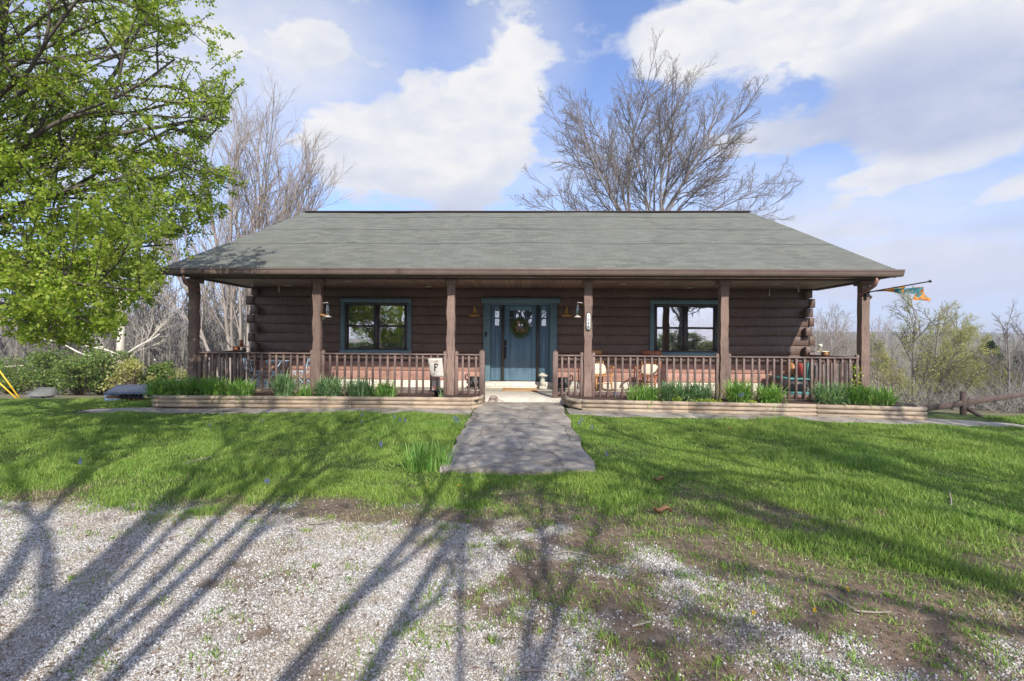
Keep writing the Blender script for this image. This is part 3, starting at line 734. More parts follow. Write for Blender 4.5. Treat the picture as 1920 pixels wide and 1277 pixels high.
for k in range(1, 4):
    X = lg[0]+(lg[1]-lg[0])*k/4; b.bx(X-.016, X+.016, YW-.004, YW+.04, lg[2], lg[3])
b.bx(lg[0], lg[1], YW-.003, YW+.039, zz(380), zz(370)); part(b, 'glazing_bar', 'teal', leaf)
b = MB(); b.add([(lg[0], YW+.025, lg[2]), (lg[1], YW+.025, lg[2]), (lg[1], YW+.025, lg[3]), (lg[0], YW+.025, lg[3])], [(0, 1, 2, 3)]); part(b, 'pane', 'leaded', leaf)
for xa, xb, g0, g1 in ((i0, m1, 332, 370), (m4, i1, 764, 803)):
    gl = (xat(g0), xat(g1), zz(445), zz(305))
    s = panel_leaf('sidelight', xa+.003, xb-.003, house, gl, [(xat(g0-10), xat(g1+10), zz(880), zz(505))])
    b = MB(); b.bx(gl[0], gl[1], YW-.002, YW+.04, zz(382), zz(370)); part(b, 'glazing_bar', 'teal', s)
    b = MB(); b.add([(gl[0], YW+.025, gl[2]), (gl[1], YW+.025, gl[2]), (gl[1], YW+.025, gl[3]), (gl[0], YW+.025, gl[3])], [(0, 1, 2, 3)]); part(b, 'pane', 'leaded', s)
hx = xat(431)
b = MB(); b.bx(hx-.035, hx+.035, YW-.02, YW+.005, zz(628), zz(580)); b.lathe([(0, 0), (.024, 0), (.024, .02), (0, .02)], 12, (hx, YW-.03, zz(605))); part(b, 'deadbolt', 'black', leaf, bevel=.005)
b = MB(); b.bx(hx-.028, hx+.028, YW-.015, YW+.005, zz(750), zz(640)); b.tube([(hx, YW-.01, zz(655)), (hx, YW-.06, zz(665)), (hx, YW-.07, zz(695)), (hx, YW-.06, zz(728)), (hx, YW-.01, zz(742))], .012, 8)
part(b, 'handle', 'black', leaf, bevel=.004)
b = MB(); X = xat(253); b.bx(X-.03, X+.03, YW-.125, YW-.1, zz(548), zz(503)); db = part(b, 'doorbell', 'black', frame, bevel=.008)
b = MB(); b.tube([(X, YW-.126, zz(535)), (X, YW-.13, zz(535))], .014, 12); part(b, 'button', 'gutter', db)
# ------------------------------------------------------------------ railings
def railing(label, a, c, newel=None):
    """a, c = (x,y) ends of the section; newels at both ends hug the posts"""
    a = np.array(a, float); c = np.array(c, float); d = norm(np.append(c-a, 0))[:2]; L = np.linalg.norm(c-a)
    nrm = np.array((d[1], -d[0]))                  # outward
    t = thing('porch_railing', label, 'railing', (*((a+c)/2), FZ), 'railing sections round the porch')
    P = lambda s, o, z: (*(a+d*s+nrm*o), z)
    top = 1.145; low = .19
    def bar(s0, s1, o0, o1, zz0, zz1, bb):
        bb.beam(P(s0, (o0+o1)/2, (zz0+zz1)/2), P(s1, (o0+o1)/2, (zz0+zz1)/2), abs(o1-o0), zz1-zz0)
    b = MB(); bar(.0, L, -.09, .06, top-.035, top, b); part(b, 'top_rail', 'rail', t, bevel=.006)
    b = MB(); bar(.0, L, -.045, -.005, top-.135, top-.037, b); part(b, 'upper_board', 'rail', t)
    b = MB(); bar(.0, L, -.045, -.005, low-.02, low+.085, b); part(b, 'lower_board', 'rail', t)
    b = MB(); bar(.0, L, -.06, .035, low-.06, low-.022, b); part(b, 'bottom_rail', 'rail', t, bevel=.004)
    nb = max(2, int(round(L/.168))); rr = random.Random(int(L*1000))
    for k in range(1, nb):
        s = L*k/nb+rr.uniform(-.012, .012); b = MB(); b.beam(P(s-rr.uniform(-.004, .004), .019, low-.02), P(s+rr.uniform(-.006, .006), .019, top-.037), .046, .044, (0, 1, 0) if abs(d[0]) > .5 else (1, 0, 0))
        part(b, 'baluster', 'rail', t, bevel=.004)
    for s, big in ((.0, newel == 'start'), (L, newel == 'end')):
        w = .06 if big else .036; zt = 1.26 if big else 1.225; x, y = P(s, .0, 0)[:2]
        b = MB(); b.bx(x-w, x+w, y-w-.005, y+w, .1 if big else low-.06, zt-w*.8)
        b.add([(x-w, y-w-.005, zt-w*.8), (x+w, y-w-.005, zt-w*.8), (x+w, y+w, zt-w*.8), (x-w, y+w, zt-w*.8), (x, y, zt)], None, [(0, 1, 4), (1, 2, 4), (2, 3, 4), (3, 0, 4)])
        part(b, 'newel', 'rail', t, bevel=.005)
    return t
g = .135
NLX, NRX = ax(904, YP, 700), ax(1041, YP, 700)
railing('railing on the left side of the porch, running back to the cabin wall', (POST_X[0], YW-.22), (POST_X[0], YP+g))
railing('front railing bay right of the left corner post, before the blue bistro set', (POST_X[0]+g, YP), (POST_X[1]-g, YP))
railing('front railing bay behind the white garden flag, below the left window', (POST_X[1]+g, YP), (POST_X[2]-g, YP))
railing('short front railing left of the porch entrance, ending in a pointed newel', (POST_X[2]+g, YP), (NLX, YP), 'end')
railing('short front railing right of the porch entrance, beside the numbered post', (NRX, YP), (POST_X[3]-g, YP), 'start')
railing('front railing bay before the two rocking chairs', (POST_X[3]+g, YP), (POST_X[4]-g, YP))
railing('front railing bay between the last two posts on the right, before the teal bench', (POST_X[4]+g, YP), (POST_X[5]-g, YP))
railing('railing on the right side of the porch with the wooden feeder on top', (POST_X[5], YP+g), (POST_X[5], YW-.22))
# ------------------------------------------------------------------ things on the porch
def floor_at(px, Y): return (ax(px, Y, 725), Y, FZ)
# bistro set
def leg_x(b, y, w, h, r=.011):
    b.tube([(-w/2, y, 0), (w/2, y, h)], r, 6); b.tube([(w/2, y, 0), (-w/2, y, h)], r, 6)
t = thing('bistro_table', 'light blue folding bistro table between two matching folding chairs', 'table', floor_at(520, 13.05))
b = MB(); T = np.array(t.location); b.lathe([(0, .735), (.29, .735), (.3, .728), (.3, .712), (.28, .71), (0, .71)], 28, T); part(b, 'tabletop', 'lblue', t)
for y in (-.2, .2):
    for s in (-1, 1):
        b = MB(); b.tube([T+(s*.24, y, 0), T+(-s*.2, y, .71)], .012, 6); part(b, 'leg', 'lblue', t)
b = MB()
for z, w in ((.33, .0), (.05, .2)): b.tube([T+(-.23 if z > .3 else -.22, -.2, z), T+(.23 if z > .3 else -.22, -.2 if z > .3 else .2, z)], .009, 6)
b.tube([T+(.22, -.2, .05), T+(.22, .2, .05)], .009, 6); part(b, 'stretcher', 'lblue', t)
def bistro_chair(label, loc, rz):
    t = thing('folding_chair', label, 'chair', (0, 0, 0), 'light blue folding bistro chairs')
    b = MB()
    for k in range(6): b.bx(-.19, .19, -.2+k*.068, -.2+k*.068+.05, .435, .452)
    part(b, 'seat', 'lblue', t)
    b = MB(); b.box((0, .245, .76), (.37, .014, .11), (R(-12), 0, 0)); b.box((0, .2, .6), (.37, .012, .05), (R(-12), 0, 0)); part(b, 'backrest', 'lblue', t, bevel=.005)
    for s in (-1, 1):
        b = MB(); b.tube([(s*.19, -.24, 0), (s*.19, .2, .5), (s*.19, .265, .83)], .011, 6); part(b, 'leg', 'lblue', t)
        b = MB(); b.tube([(s*.165, .26, 0), (s*.165, -.19, .44)], .011, 6); part(b, 'leg', 'lblue', t)
    t.location = loc; t.rotation_euler = (0, 0, rz); return t
bistro_chair('light blue folding chair on the left of the bistro table, nearest the porch corner', floor_at(480, 13.0), R(97))
bistro_chair('light blue folding chair on the right of the bistro table, next to a post', floor_at(567, 13.0), R(-93))
# rocking chairs
def rocker(label, loc, rz, wood, group='oak rocking chairs'):
    t = thing('rocking_chair', label, 'chair', (0, 0, 0), group)
    b = MB(); P = np.zeros((8, 9, 3))
    for i in range(8):
        for j in range(9):
            u, v = i/7*2-1, j/8*2-1
            P[i, j] = (u*.26*(1-.08*v), v*.24, .43-.02*(1-v*v)*(1-u*u)+.015*max(0, -v))
    b.grid(P); L = P.copy(); L[..., 2] -= .035; b.grid(L[::-1])
    for E, F in ((P[0], L[0]), (P[-1], L[-1]), (P[:, 0], L[:, 0]), (P[:, -1], L[:, -1])): b.grid(np.stack((E, F)))
    part(b, 'seat', wood, t)
    b = MB()
    for s in (-1, 1):
        a = np.linspace(-1, 1, 13); b = MB()
        b.tube([(s*.23, q*.46+.02, .015+.075*q*q+.02*max(0, q)) for q in a], .02, 8); part(b, 'rocker', wood, t, True)
        b = MB(); b.tube([(s*.21, -.2, .42), (s*.225, -.235, .25), (s*.23, -.26, .045)], [.016, .024, .015], 8); part(b, 'leg', wood, t, True)
        b = MB(); b.tube([(s*.2, .2, .42), (s*.22, .24, .24), (s*.23, .28, .05)], [.016, .024, .015], 8); part(b, 'leg', wood, t, True)
        b = MB(); b.tube([(s*.27, .21, .62), (s*.295, 0, .64), (s*.3, -.2, .645), (s*.28, -.27, .61)], [.018, .022, .028, .02], 8)
        b.tube([(s*.25, -.14, .43), (s*.285, -.17, .64)], .014, 8); b.tube([(s*.25, .02, .43), (s*.285, .0, .64)], .011, 8); part(b, 'armrest', wood, t, True)
        b = MB(); b.tube([(s*.23, .2, .43), (s*.25, .27, .75), (s*.25, .37, 1.07)], [.018, .018, .014], 8); part(b, 'back_post', wood, t, True)
    b = MB()
    for k in range(7): x = (k-3)*.06; b.tube([(x*.9, .21, .43), (x, .27, .75), (x*1.08, .375, 1.05)], .009, 6)
    part(b, 'back_spindle', wood, t, True)
    b = MB(); b.box((0, .375, 1.03), (.52, .03, .1), (R(-16), 0, 0)); part(b, 'headrest', wood, t, bevel=.02, seg=2)
    b = MB(); b.tube([(-.225, -.235, .22), (.225, -.235, .22)], .012, 8); b.tube([(-.22, .23, .22), (.22, .23, .22)], .012, 8); part(b, 'stretcher', wood, t, True)
    b = MB(); b.ball((0, .12, .56), (.2, .1, .15), 20, 14); V = b.V[0]-np.array((0, .12, .56)); 
    V = np.sign(V)*np.abs(V/np.array((.2, .1, .15)))**.62*np.array((.23, .085, .16)); b.V[0] = V @ np.array(Euler((R(-20), 0, 0)).to_matrix()).T+np.array((0, .1, .57)); part(b, 'cushion', 'cream', t, True)
    t.location = loc; t.rotation_euler = (0, 0, rz); return t
rocker('honey coloured rocking chair with cream cushion partly hidden by the numbered post', floor_at(1124, 12.85), R(20), MT['oak'])
rocker('reddish rocking chair with cream cushion and slatted back below the right window', floor_at(1216, 12.8), R(-28), MT['redwood'])
# cast iron planters either side of the door
MT['pewter'] = mat('worn_iron_relief', (.22, .23, .25), (.08, .085, .09), 25, .45, metal=.3)
def pot(label, px, sx):
    t = thing('iron_pot', label, 'ornament', (0, 0, 0), 'black iron pots by the door')
    b = MB().lathe([(.0, .06), (.1, .065), (.17, .12), (.2, .2), (.185, .28), (.15, .31), (.165, .335), (.15, .34), (.13, .3), (0, .25)], 24); part(b, 'bowl', 'black', t, True)
    for a in (40, 160, 280):
        x, y = .13*math.cos(R(a)), .13*math.sin(R(a)); b = MB(); b.tube([(x, y, .12), (x*1.25, y*1.25, .06), (x*1.35, y*1.35, 0)], [.03, .02, .024], 8); part(b, 'foot', 'black', t, True)
    for s in (-1, 1):
        b = MB(); b.tube([(s*.18, 0, .25), (s*.24, 0, .3), (s*.235, 0, .39), (s*.19, 0, .42), (s*.16, 0, .33)], [.016, .018, .022, .018, .012], 8); part(b, 'ear_handle', 'black', t, True)
    b = MB()
    for k in range(11):
        a = R(-90+(k-5)*24); P = [(.19*math.cos(a)*(1.0+.05), .19*math.sin(a)*1.05, .17+.05*math.sin(q)) for q in (0, 1, 2)]
        b.ball((.2*math.cos(a), .2*math.sin(a), .2), (.012, .01, .045), 8, 6)
    part(b, 'raised_band', 'pewter', t, True)
    t.location = floor_at(px, 12.95); t.rotation_euler = (0, 0, R(8*sx)); return t
pot('squat black iron pot with ear handles left of the front door', 889, 1)
pot('squat black iron pot with ear handles right of the front door', 1057, -1)
# mushroom statue
t = thing('mushroom_statue', 'small weathered stone mushroom statue on a base right of the blue door', 'statue', floor_at(1018, 13.12)); L = np.array(t.location)
b = MB(); b.bx(L[0]-.1, L[0]+.1, L[1]-.09, L[1]+.09, FZ, FZ+.1); part(b, 'plinth', 'statue', t, bevel=.02)
b = MB().lathe([(.0, .1), (.085, .1), (.075, .17), (.05, .24), (.04, .32), (.055, .37), (0, .38)], 16, L); b.ball(L+(-.03, -.05, .2), (.05, .05, .09)); b.ball(L+(-.02, -.06, .31), (.035, .035, .04)); part(b, 'stem', 'statue', t, True)
b = MB().lathe([(.0, .36), (.09, .355), (.135, .36), (.125, .4), (.07, .445), (0, .46)], 18, L); part(b, 'cap', 'statue', t, True)
# doormat
X0, X1 = ax(941, 12.95, 730), ax(1008, 12.95, 730)
b = MB(); b.bx(X0, X1, 12.6, 13.22, FZ+.001, FZ+.02); tag(part(b, 'doormat', 'mat', None, bevel=.006), 'tan coir doormat lying before the blue front door', 'doormat')
# white stone rabbit lump at the right
p = floor_at(1461, 13.1); b = MB(); b.ball(np.array(p)+(0, 0, .08), (.1, .13, .09), 16, 10); b.ball(np.array(p)+(-.04, -.08, .17), (.06, .065, .06), 14, 8); b.ball(np.array(p)+(-.06, -.05, .245), (.016, .016, .05)); b.ball(np.array(p)+(-.02, -.05, .245), (.016, .016, .05))
tag(part(b, 'stone_rabbit', 'statue', None, True), 'small pale stone animal ornament on the porch floor by the wall', 'ornament')
# teal bench at right end
t = thing('porch_bench', 'teal wooden bench with dark underside at the right end of the porch', 'bench', (6.9, 12.75, FZ)); L = np.array(t.location)
MT['teal2'] = mat('turquoise_paint', (.1, .3, .29), (.07, .23, .22), 6, .5); MT['redcloth'] = mat('red_woven_cloth', (.42, .07, .06), (.3, .05, .045), 40, .9)
b = MB()
for k in range(4): b.bx(L[0]-.3+k*.13, L[0]-.3+k*.13+.11, L[1]-.55, L[1]+.6, FZ+.4, FZ+.43)
part(b, 'seat', 'teal2', t)
b = MB(); b.bx(L[0]-.27, L[0]+.18, L[1]-.5, L[1]+.55, FZ+.1, FZ+.39); part(b, 'storage_box', 'dark_trim', t)
b = MB(); b.bx(L[0]-.31, L[0]+.22, L[1]-.56, L[1]+.61, FZ+.03, FZ+.1); part(b, 'skirt', 'teal2', t)
b = MB()
for k in range(6): b.box((L[0]+.28, L[1]-.45+k*.19, FZ+.68), (.025, .12, .5), (0, R(8), 0))
part(b, 'backrest', 'teal2', t)
for y in (-.25, .2):
    b = MB(); b.ball((L[0]+.12, L[1]+y, FZ+.62), (.09, .2, .19), 16, 10); tag(part(b, 'throw_pillow', 'redcloth' if y < 0 else 'oak', None, True), 'red throw pillow on the teal bench' if y < 0 else 'tan throw pillow on the teal bench behind the red one', 'pillow')
# ------------------------------------------------------------------ things on walls and posts
def barn_light(label, px, py):
    t = thing('barn_light', label, 'lamp', (0, 0, 0), 'brass barn lights by the door')
    b = MB().lathe([(.0, .0), (.055, 0), (.055, .02), (0, .025)], 16); V = b.V[0]; b.V[0] = np.stack((V[:, 0], -V[:, 2], V[:, 1]), -1); part(b, 'wall_plate', 'brass', t, True)
    b = MB().tube([(0, 0, 0), (0, -.04, .07), (0, -.11, .14), (0, -.18, .13), (0, -.2, .05), (0, -.2, -.01)], .014, 10); part(b, 'gooseneck', 'brass', t, True)
    b = MB().lathe([(.03, .02), (.035, -.04), (.05, -.06), (.1, -.1), (.15, -.13), (.155, -.155), (.14, -.15), (.09, -.11), (.03, -.05)], 24, (0, -.2, 0)); part(b, 'lamp_shade', 'brass', t, True)
    b = MB(); b.ball((0, -.2, -.09), (.035, .035, .05)); part(b, 'bulb', 'white', t, True)
    p = at(px, py, YW-.05); t.location = p; return t
barn_light('brass gooseneck barn light left of the front door', 890.3, 583)
barn_light('brass gooseneck barn light right of the front door, behind a feeder', 1062, 583.5)
# house number plaque
p = at(1103.3, 603, YP-.11)
t = thing('number_plaque', 'long white house number plaque reading 1540 on a porch post', 'sign', p)
def pill(hw, hh, n=10, e=.5):
    pts = []
    for k in range(n+1): a = math.pi*k/n; pts.append((p[0]+hw*math.cos(a), p[2]+hh-hw+hw*math.sin(a)*1.25))
    for k in range(n+1): a = math.pi+math.pi*k/n; pts.append((p[0]+hw*math.cos(a), p[2]-hh+hw+hw*math.sin(a)*1.25))
    return pts
b = MB().prism(pill(.056, .2), p[1]-.008, p[1]+.006); part(b, 'border', 'black', t)
b = MB().prism(pill(.042, .185), p[1]-.014, p[1]-.0085); part(b, 'plate', 'white', t)
for k, d in enumerate('1540'):
    b = text_mb(d, .088, .002); b.V[0] = b.V[0]*np.array((1.05, 1, 1))+np.array((p[0], p[1]-.016, p[2]+.122-k*.081)); part(b, 'digit', 'black', t)
# hummingbird feeders
def feeder(label, hook_from, px, py, Y):
    p = at(px, py, Y); t = thing('hummingbird_feeder', label, 'feeder', p, 'glass hummingbird feeders')
    h = np.array((hook_from, YP, p[2]+.06)); b = MB().tube([h, (p[0], Y, p[2]+.075), (p[0], Y, p[2]+.03)], .006, 6); part(b, 'bracket', 'white', t)
    b = MB().lathe([(0, .03), (.022, .03), (.03, 0), (.036, -.06), (.034, -.2), (.02, -.24), (0, -.24)], 16, p); part(b, 'bottle', 'feeder_glass', t, True)
    b = MB().lathe([(0, -.235), (.04, -.24), (.085, -.26), (.08, -.275), (.03, -.285), (0, -.285)], 18, p); part(b, 'tray', 'trimring', t, True)
feeder('green glass hummingbird feeder hanging beside the left window', POST_X[1]+.1, 614.6, 573, YP-.02)
feeder('green glass hummingbird feeder hanging from the numbered post', POST_X[3]-.1, 1083, 573, YP-.02)
p = at(606, 591, YP-.05); t = thing('bird_house', 'tiny wooden bird house with a hanging cup on the second porch post', 'bird house', p)
b = MB(); b.box(p+np.array((0, 0, 0)), (.1, .1, .05), (0, R(8), 0)); part(b, 'roof', 'oak', t); b = MB().lathe([(0, -.03), (.03, -.03), (.028, -.1), (0, -.105)], 12, p); part(b, 'cup', 'feeder_glass', t, True)
# wooden feeders on the side railings
for px, py, Y, lab, m, s in ((1526, 664, 12.6, 'small wooden table shaped feeder on the right side railing', 'cream', 1), (458, 657, 12.9, 'small dark wooden feeder tray on the left side railing', 'redwood', -1)):
    p = np.array((POST_X[5]-.02 if s > 0 else POST_X[0]+.02, Y, 1.146)); t = thing('railing_feeder', lab, 'feeder', p)
    b = MB(); b.box(p+np.array((-.1*s, 0, .1)), (.4, .2, .02)); part(b, 'shelf', m, t)
    b = MB(); b.bx(p[0]-.06, p[0]+.06, Y-.08, Y+.08, 1.147, 1.235); part(b, 'base', 'oak' if s > 0 else m, t)
    b = MB(); b.box(p+np.array((-.1*s, .06, .2)), (.1, .03, .18)); part(b, 'backboard', m, t)
# wreath on door
wp = np.array((xat(568), YW-.06, zz(462)))
t = thing('door_wreath', 'round green leaf wreath with a twig letter hanging on the blue door', 'wreath', wp)
r2 = np.random.default_rng(3)
def leaf_quads(C, size, rg, asp=.55, droop=0):
    n = len(C); D = rg.normal(size=(n, 3)); D[:, 2] -= droop; D /= np.linalg.norm(D, axis=1)[:, None]
    S = np.cross(D, rg.normal(size=(n, 3))); S /= np.linalg.norm(S, axis=1)[:, None]+1e-9
    s = (size*rg.uniform(.6, 1.3, n))[:, None]
    V = np.stack((C, C+D*s*.5+S*s*asp*.5, C+D*s, C+D*s*.5-S*s*asp*.5), 1).reshape(-1, 3)
    return V, np.arange(n)[:, None]*4+np.array((0, 1, 2, 3))
a = r2.uniform(0, 2*np.pi, 900); rr = .2+.055*r2.normal(size=900).clip(-1.6, 1.6)
Cc = np.stack((wp[0]+rr*np.cos(a), wp[1]-.02+.02*r2.normal(size=900), wp[2]+rr*np.sin(a)), -1)
b = MB(); b.add(*leaf_quads(Cc, .05, r2)); part(b, 'foliage', 'bush_leaf', t)
a = np.linspace(0, 2*np.pi, 40); b = MB().tube(np.stack((wp[0]+.2*np.cos(a), 0*a+wp[1], wp[2]+.2*np.sin(a)), -1), .02, 8); part(b, 'ring', 'bark_bush', t)
S_ = lambda q: [(wp[0]+x*.17, wp[1]-.055, wp[2]+z*.17) for x, z in q]
def smooth_line(P, k=4):
    P = np.array(P, float); out = []
    Q = np.vstack((2*P[0]-P[1], P, 2*P[-1]-P[-2]))
    for i in range(1, len(Q)-2):
        for s in range(k):
            u = s/k; out.append(.5*((2*Q[i])+(-Q[i-1]+Q[i+1])*u+(2*Q[i-1]-5*Q[i]+4*Q[i+1]-Q[i+2])*u*u+(-Q[i-1]+3*Q[i]-3*Q[i+1]+Q[i+2])*u**3))
    out.append(P[-1]); return np.array(out)
b = MB().tube(smooth_line(S_([(-.85, -.1), (-.5, .35), (-.25, 1.0), (-.42, 1.1), (-.5, .6), (-.55, -.8), (-.3, -.1), (0, .2), (.05, -.3), (.12, -.75), (.4, -.5), (.5, .15), (.55, -.5), (.8, -.65), (1.05, -.2)])), .011, 6); part(b, 'twig_letter', 'oak', t, True)
# garden flag with P
fy = 10.75; q = [at(802, 672, fy), at(829, 672, fy), at(832, 706.5, fy), at(808, 706.5, fy)]
t = thing('garden_flag', 'white garden flag with a letter P and flower sprays on a thin metal stand', 'flag', (q[0][0], fy, .2))
P = np.zeros((12, 10, 3))
for i in range(12):
    for j in range(10):
        u, v = i/11, j/9; P[i, j] = (q[0]*(1-v)+q[1]*v)*(1-u)+(q[3]*(1-v)+q[2]*v)*u; P[i, j, 1] += .02*math.sin(v*5+u*2)*u
MT['flagcloth'] = mat('cream_flag_cloth', (.56, .52, .45), (.46, .42, .36), 14, .9)
fo = MB().grid(P).build('cloth', MT['flagcloth'], t, True); s = fo.modifiers.new('t', 'SOLIDIFY'); s.thickness = .003
b = text_mb('P', .23, .001); c_ = sum(q)/4; b.V[0] = b.V[0]*np.array((.9, 1, 1))+np.array((c_[0]+.0, fy-.008, c_[2])); part(b, 'letter', 'black', t)
for zc in (.135, -.15):
    Cc = []
    for k in range(42): Cc.append((c_[0]+float(np.clip(r2.normal(0, .05), -.11, .11)), fy-.006, c_[2]+zc+r2.normal(0, .014)))
    b = MB(); V, Q = leaf_quads(np.array(Cc), .028, r2, .5); V[:, 1] = fy-.006+.02*0; V[:, 1] -= np.arange(len(V))*1e-5; b.add(V, Q); part(b, 'flower_spray', 'deadleaf', t)
b = MB().tube([(q[0][0]-.1, fy+.01, .0), (q[0][0]-.1, fy+.01, q[0][2]+.03), (q[1][0]+.02, fy+.01, q[0][2]+.03)], .006, 6); part(b, 'stand', 'black', t)
# black nursery pot with a tulip
p = np.array(at(822, 746, 10.6)); p[2] = .17
t = thing('plant_pot', 'black plastic plant pot with a few leaves and a red bud before the third post', 'pot', p)
b = MB().lathe([(0, 0), (.08, 0), (.1, .17), (.11, .17), (.11, .19), (.09, .19), (.08, .15), (0, .15)], 16, p); part(b, 'pot', 'black', t, True)
b = MB(); b.ball(p+(-.09, 0, .25), (.02, .02, .035)); b.tube([p+(-.05, 0, .15), p+(-.09, 0, .25)], .005, 5); part(b, 'bud', 'redcloth', t, True)
# flag on pole
p0 = at(1622, 549, YP-.1); p1 = at(1744, 527.5, 10.55)
t = thing('house_flag', 'bright teal and orange flag blowing out from a black pole on the right corner post', 'flag', p0)
b = MB().tube([p0+np.array((0, .0, -.09)), p0+np.array((.0, -.03, .02))], .022, 8); b.bx(p0[0]-.03, p0[0]+.03, YP-.115, YP-.09, p0[2]-.16, p0[2]+.03); part(b, 'bracket', 'black', t)
b = MB().tube([p0+(p1-p0)*s for s in np.linspace(0, 1, 8)], .014, 8); b.ball(p1, .03); part(b, 'pole', 'black', t, True)
tops = [at(x, y, Y) for x, y, Y in ((1640, 545.5, 11.1), (1660, 542, 11.02), (1685, 537, 10.94), (1697, 541, 10.88), (1710, 539.5, 10.8), (1725, 539, 10.75), (1735, 545, 10.75), (1741, 556, 10.75))]
bots = [at(x, y, Y) for x, y, Y in ((1640, 547, 11.1), (1662, 546.5, 11.0), (1688, 549, 10.86), (1700, 550, 10.8), (1712, 556, 10.72), (1722, 562, 10.66), (1735, 565, 10.66), (1740, 570, 10.7))]
A = smooth_line(tops, 4); Bm = smooth_line(bots, 4); nv = 9; P = np.zeros((len(A), nv, 3))
for i in range(len(A)):
    for j in range(nv):
        v = j/(nv-1); P[i, j] = A[i]*(1-v)+Bm[i]*v; P[i, j, 1] += .09*math.sin(i*.55+v*3.5)*min(1, i/10); P[i, j, 0] += .02*math.sin(i*.8+v*2)
def flagcloth():
    t = NT('printed_flag_cloth'); v = t.coord('Position'); n = t.noise(v, 5.5, 3, .5, 1.2); n2 = t.noise(v, 9, 2)
    col = t.ramp(n, [(.3, (.05, .2, .24)), (.47, (.07, .26, .27)), (.5, (.75, .25, .02)), (.56, (.75, .4, .03)), (.6, (.5, .03, .04)), (.68, (.12, .24, .06))])
    sx = t.n('ShaderNodeSeparateXYZ'); t.l(t.coord('Position'), sx.inputs[0])
    col = t.mix(t.ramp(t.math('SUBTRACT', sx.outputs[0], 8.8), [(.0, (0, 0, 0)), (.06, (1, 1, 1))]), col, (.72, .8, .85))
    t.base(col, .8); tr = t.n('ShaderNodeBsdfTranslucent'); t.l(col, tr.inputs[0]); mx = t.n('ShaderNodeMixShader'); mx.inputs[0].default_value = .35
    t.l(t.b.outputs[0], mx.inputs[1]); t.l(tr.outputs[0], mx.inputs[2]); t.l(mx.outputs[0], t.out.inputs[0]); return t.m
part(MB().grid(P), 'cloth', flagcloth(), t, True)
# ------------------------------------------------------------------ raised beds
def timber_run(b, P, r, z0, n, lap=0):
    for k in range(n):
        z = z0+(k+.5)*r*1.84
        Q = [(x, y+.006*math.sin(k*3+x), terrain(x, y)*0+z+zz_) for x, y, zz_ in P]
        b.tube(Q, r, 10)
def raised_bed(label, segs, mulch, name='raised_bed'):
    t = thing('raised_bed', label, 'planting bed', (mulch[0], 10.2, 0), 'timber raised beds before the porch')
    for sg, r, zb, n in segs:
        for k in range(n):
            b = MB(); off = .0 if k % 2 else .02
            b.tube([(x+(off if 0 < i < len(sg)-1 else 0), y+.004*k, zb(x)+(k+.5)*r*1.98) for i, (x, y) in enumerate(sg)], r, 12); part(b, 'timber', 'timber', t, True)
    x0, x1, y0, y1 = mulch; nx, ny = 90, 12; P = np.zeros((nx, ny, 3))
    for i in range(nx):
        for j in range(ny):
            x = x0+(x1-x0)*i/(nx-1); y = y0+(y1-y0)*j/(ny-1); P[i, j] = (x, y, MZ(x)+.025*(fbm(np.array([x*6.]), np.array([y*6.]), 2)[0]-.5)+.02*math.sin(j/11*math.pi))
    part(MB().grid(P), 'mulch', 'mulch', t, True)
    return t
def MZ(x): return .195-.006*max(0, x)*.6
zbL = lambda x: -.0009*max(0, -x)**1.6*1.0+.0
zbR = lambda x: .018-.0021*x*x*.95
r3 = .0435
xl0 = ax(272, 10.15, 757); xend = ax(883, 10.15, 755); xc = -.99
cutsL = [xl0+.35, ax(448, 10.15, 757), ax(660, 10.15, 757), xend]
segL = []
for i in range(3): segL.append(([(cutsL[i], 10.15), ((cutsL[i]+cutsL[i+1])/2, 10.152), (cutsL[i+1]-.004, 10.15)], r3, zbL, 3))
segL.append(([(xl0+.352, 10.15), (xl0+.12, 10.22), (xl0, 10.42), (xl0+.0, 11.1)], r3, zbL, 3))
segL.append(([(xend, 10.16), (xc, 10.42), (xc+.02, 11.1)], r3, zbL, 3))
raised_bed('long raised bed of three round timbers left of the entrance, full of daffodil leaves', segL, (xl0+.03, xc-.0, 10.17, 11.14))
xr0 = ax(1066, 10.1, 757); xr1 = ax(1734, 10.1, 777); cutsR = [xr0+.28, ax(1290, 10.1, 765), ax(1530, 10.1, 770)]
segR = []
for i in range(2): segR.append(([(cutsR[i], 10.1), ((cutsR[i]+cutsR[i+1])/2, 10.102), (cutsR[i+1]-.004, 10.1)], r3, lambda x: -.009*x, 3))
segR.append(([(cutsR[2], 10.08), (xr1-.7, 10.082), (xr1, 10.08)], r3*1.08, lambda x: -.11+.0141*(8.3-x), 3))
segR.append(([(xr1, 10.09), (xr1+.02, 10.6), (xr1, 11.1)], r3*1.08, lambda x: -.11+.0141*(8.3-x), 3))
segR.append(([(cutsR[0]-.002, 10.1), (xr0+.02, 10.4), (xr0, 11.1)], r3*1.2, lambda x: .045, 2))
raised_bed('raised bed of round timbers right of the entrance, with lime and blue flowers', segR, (xr0+.0, xr1-.03, 10.13, 11.14))
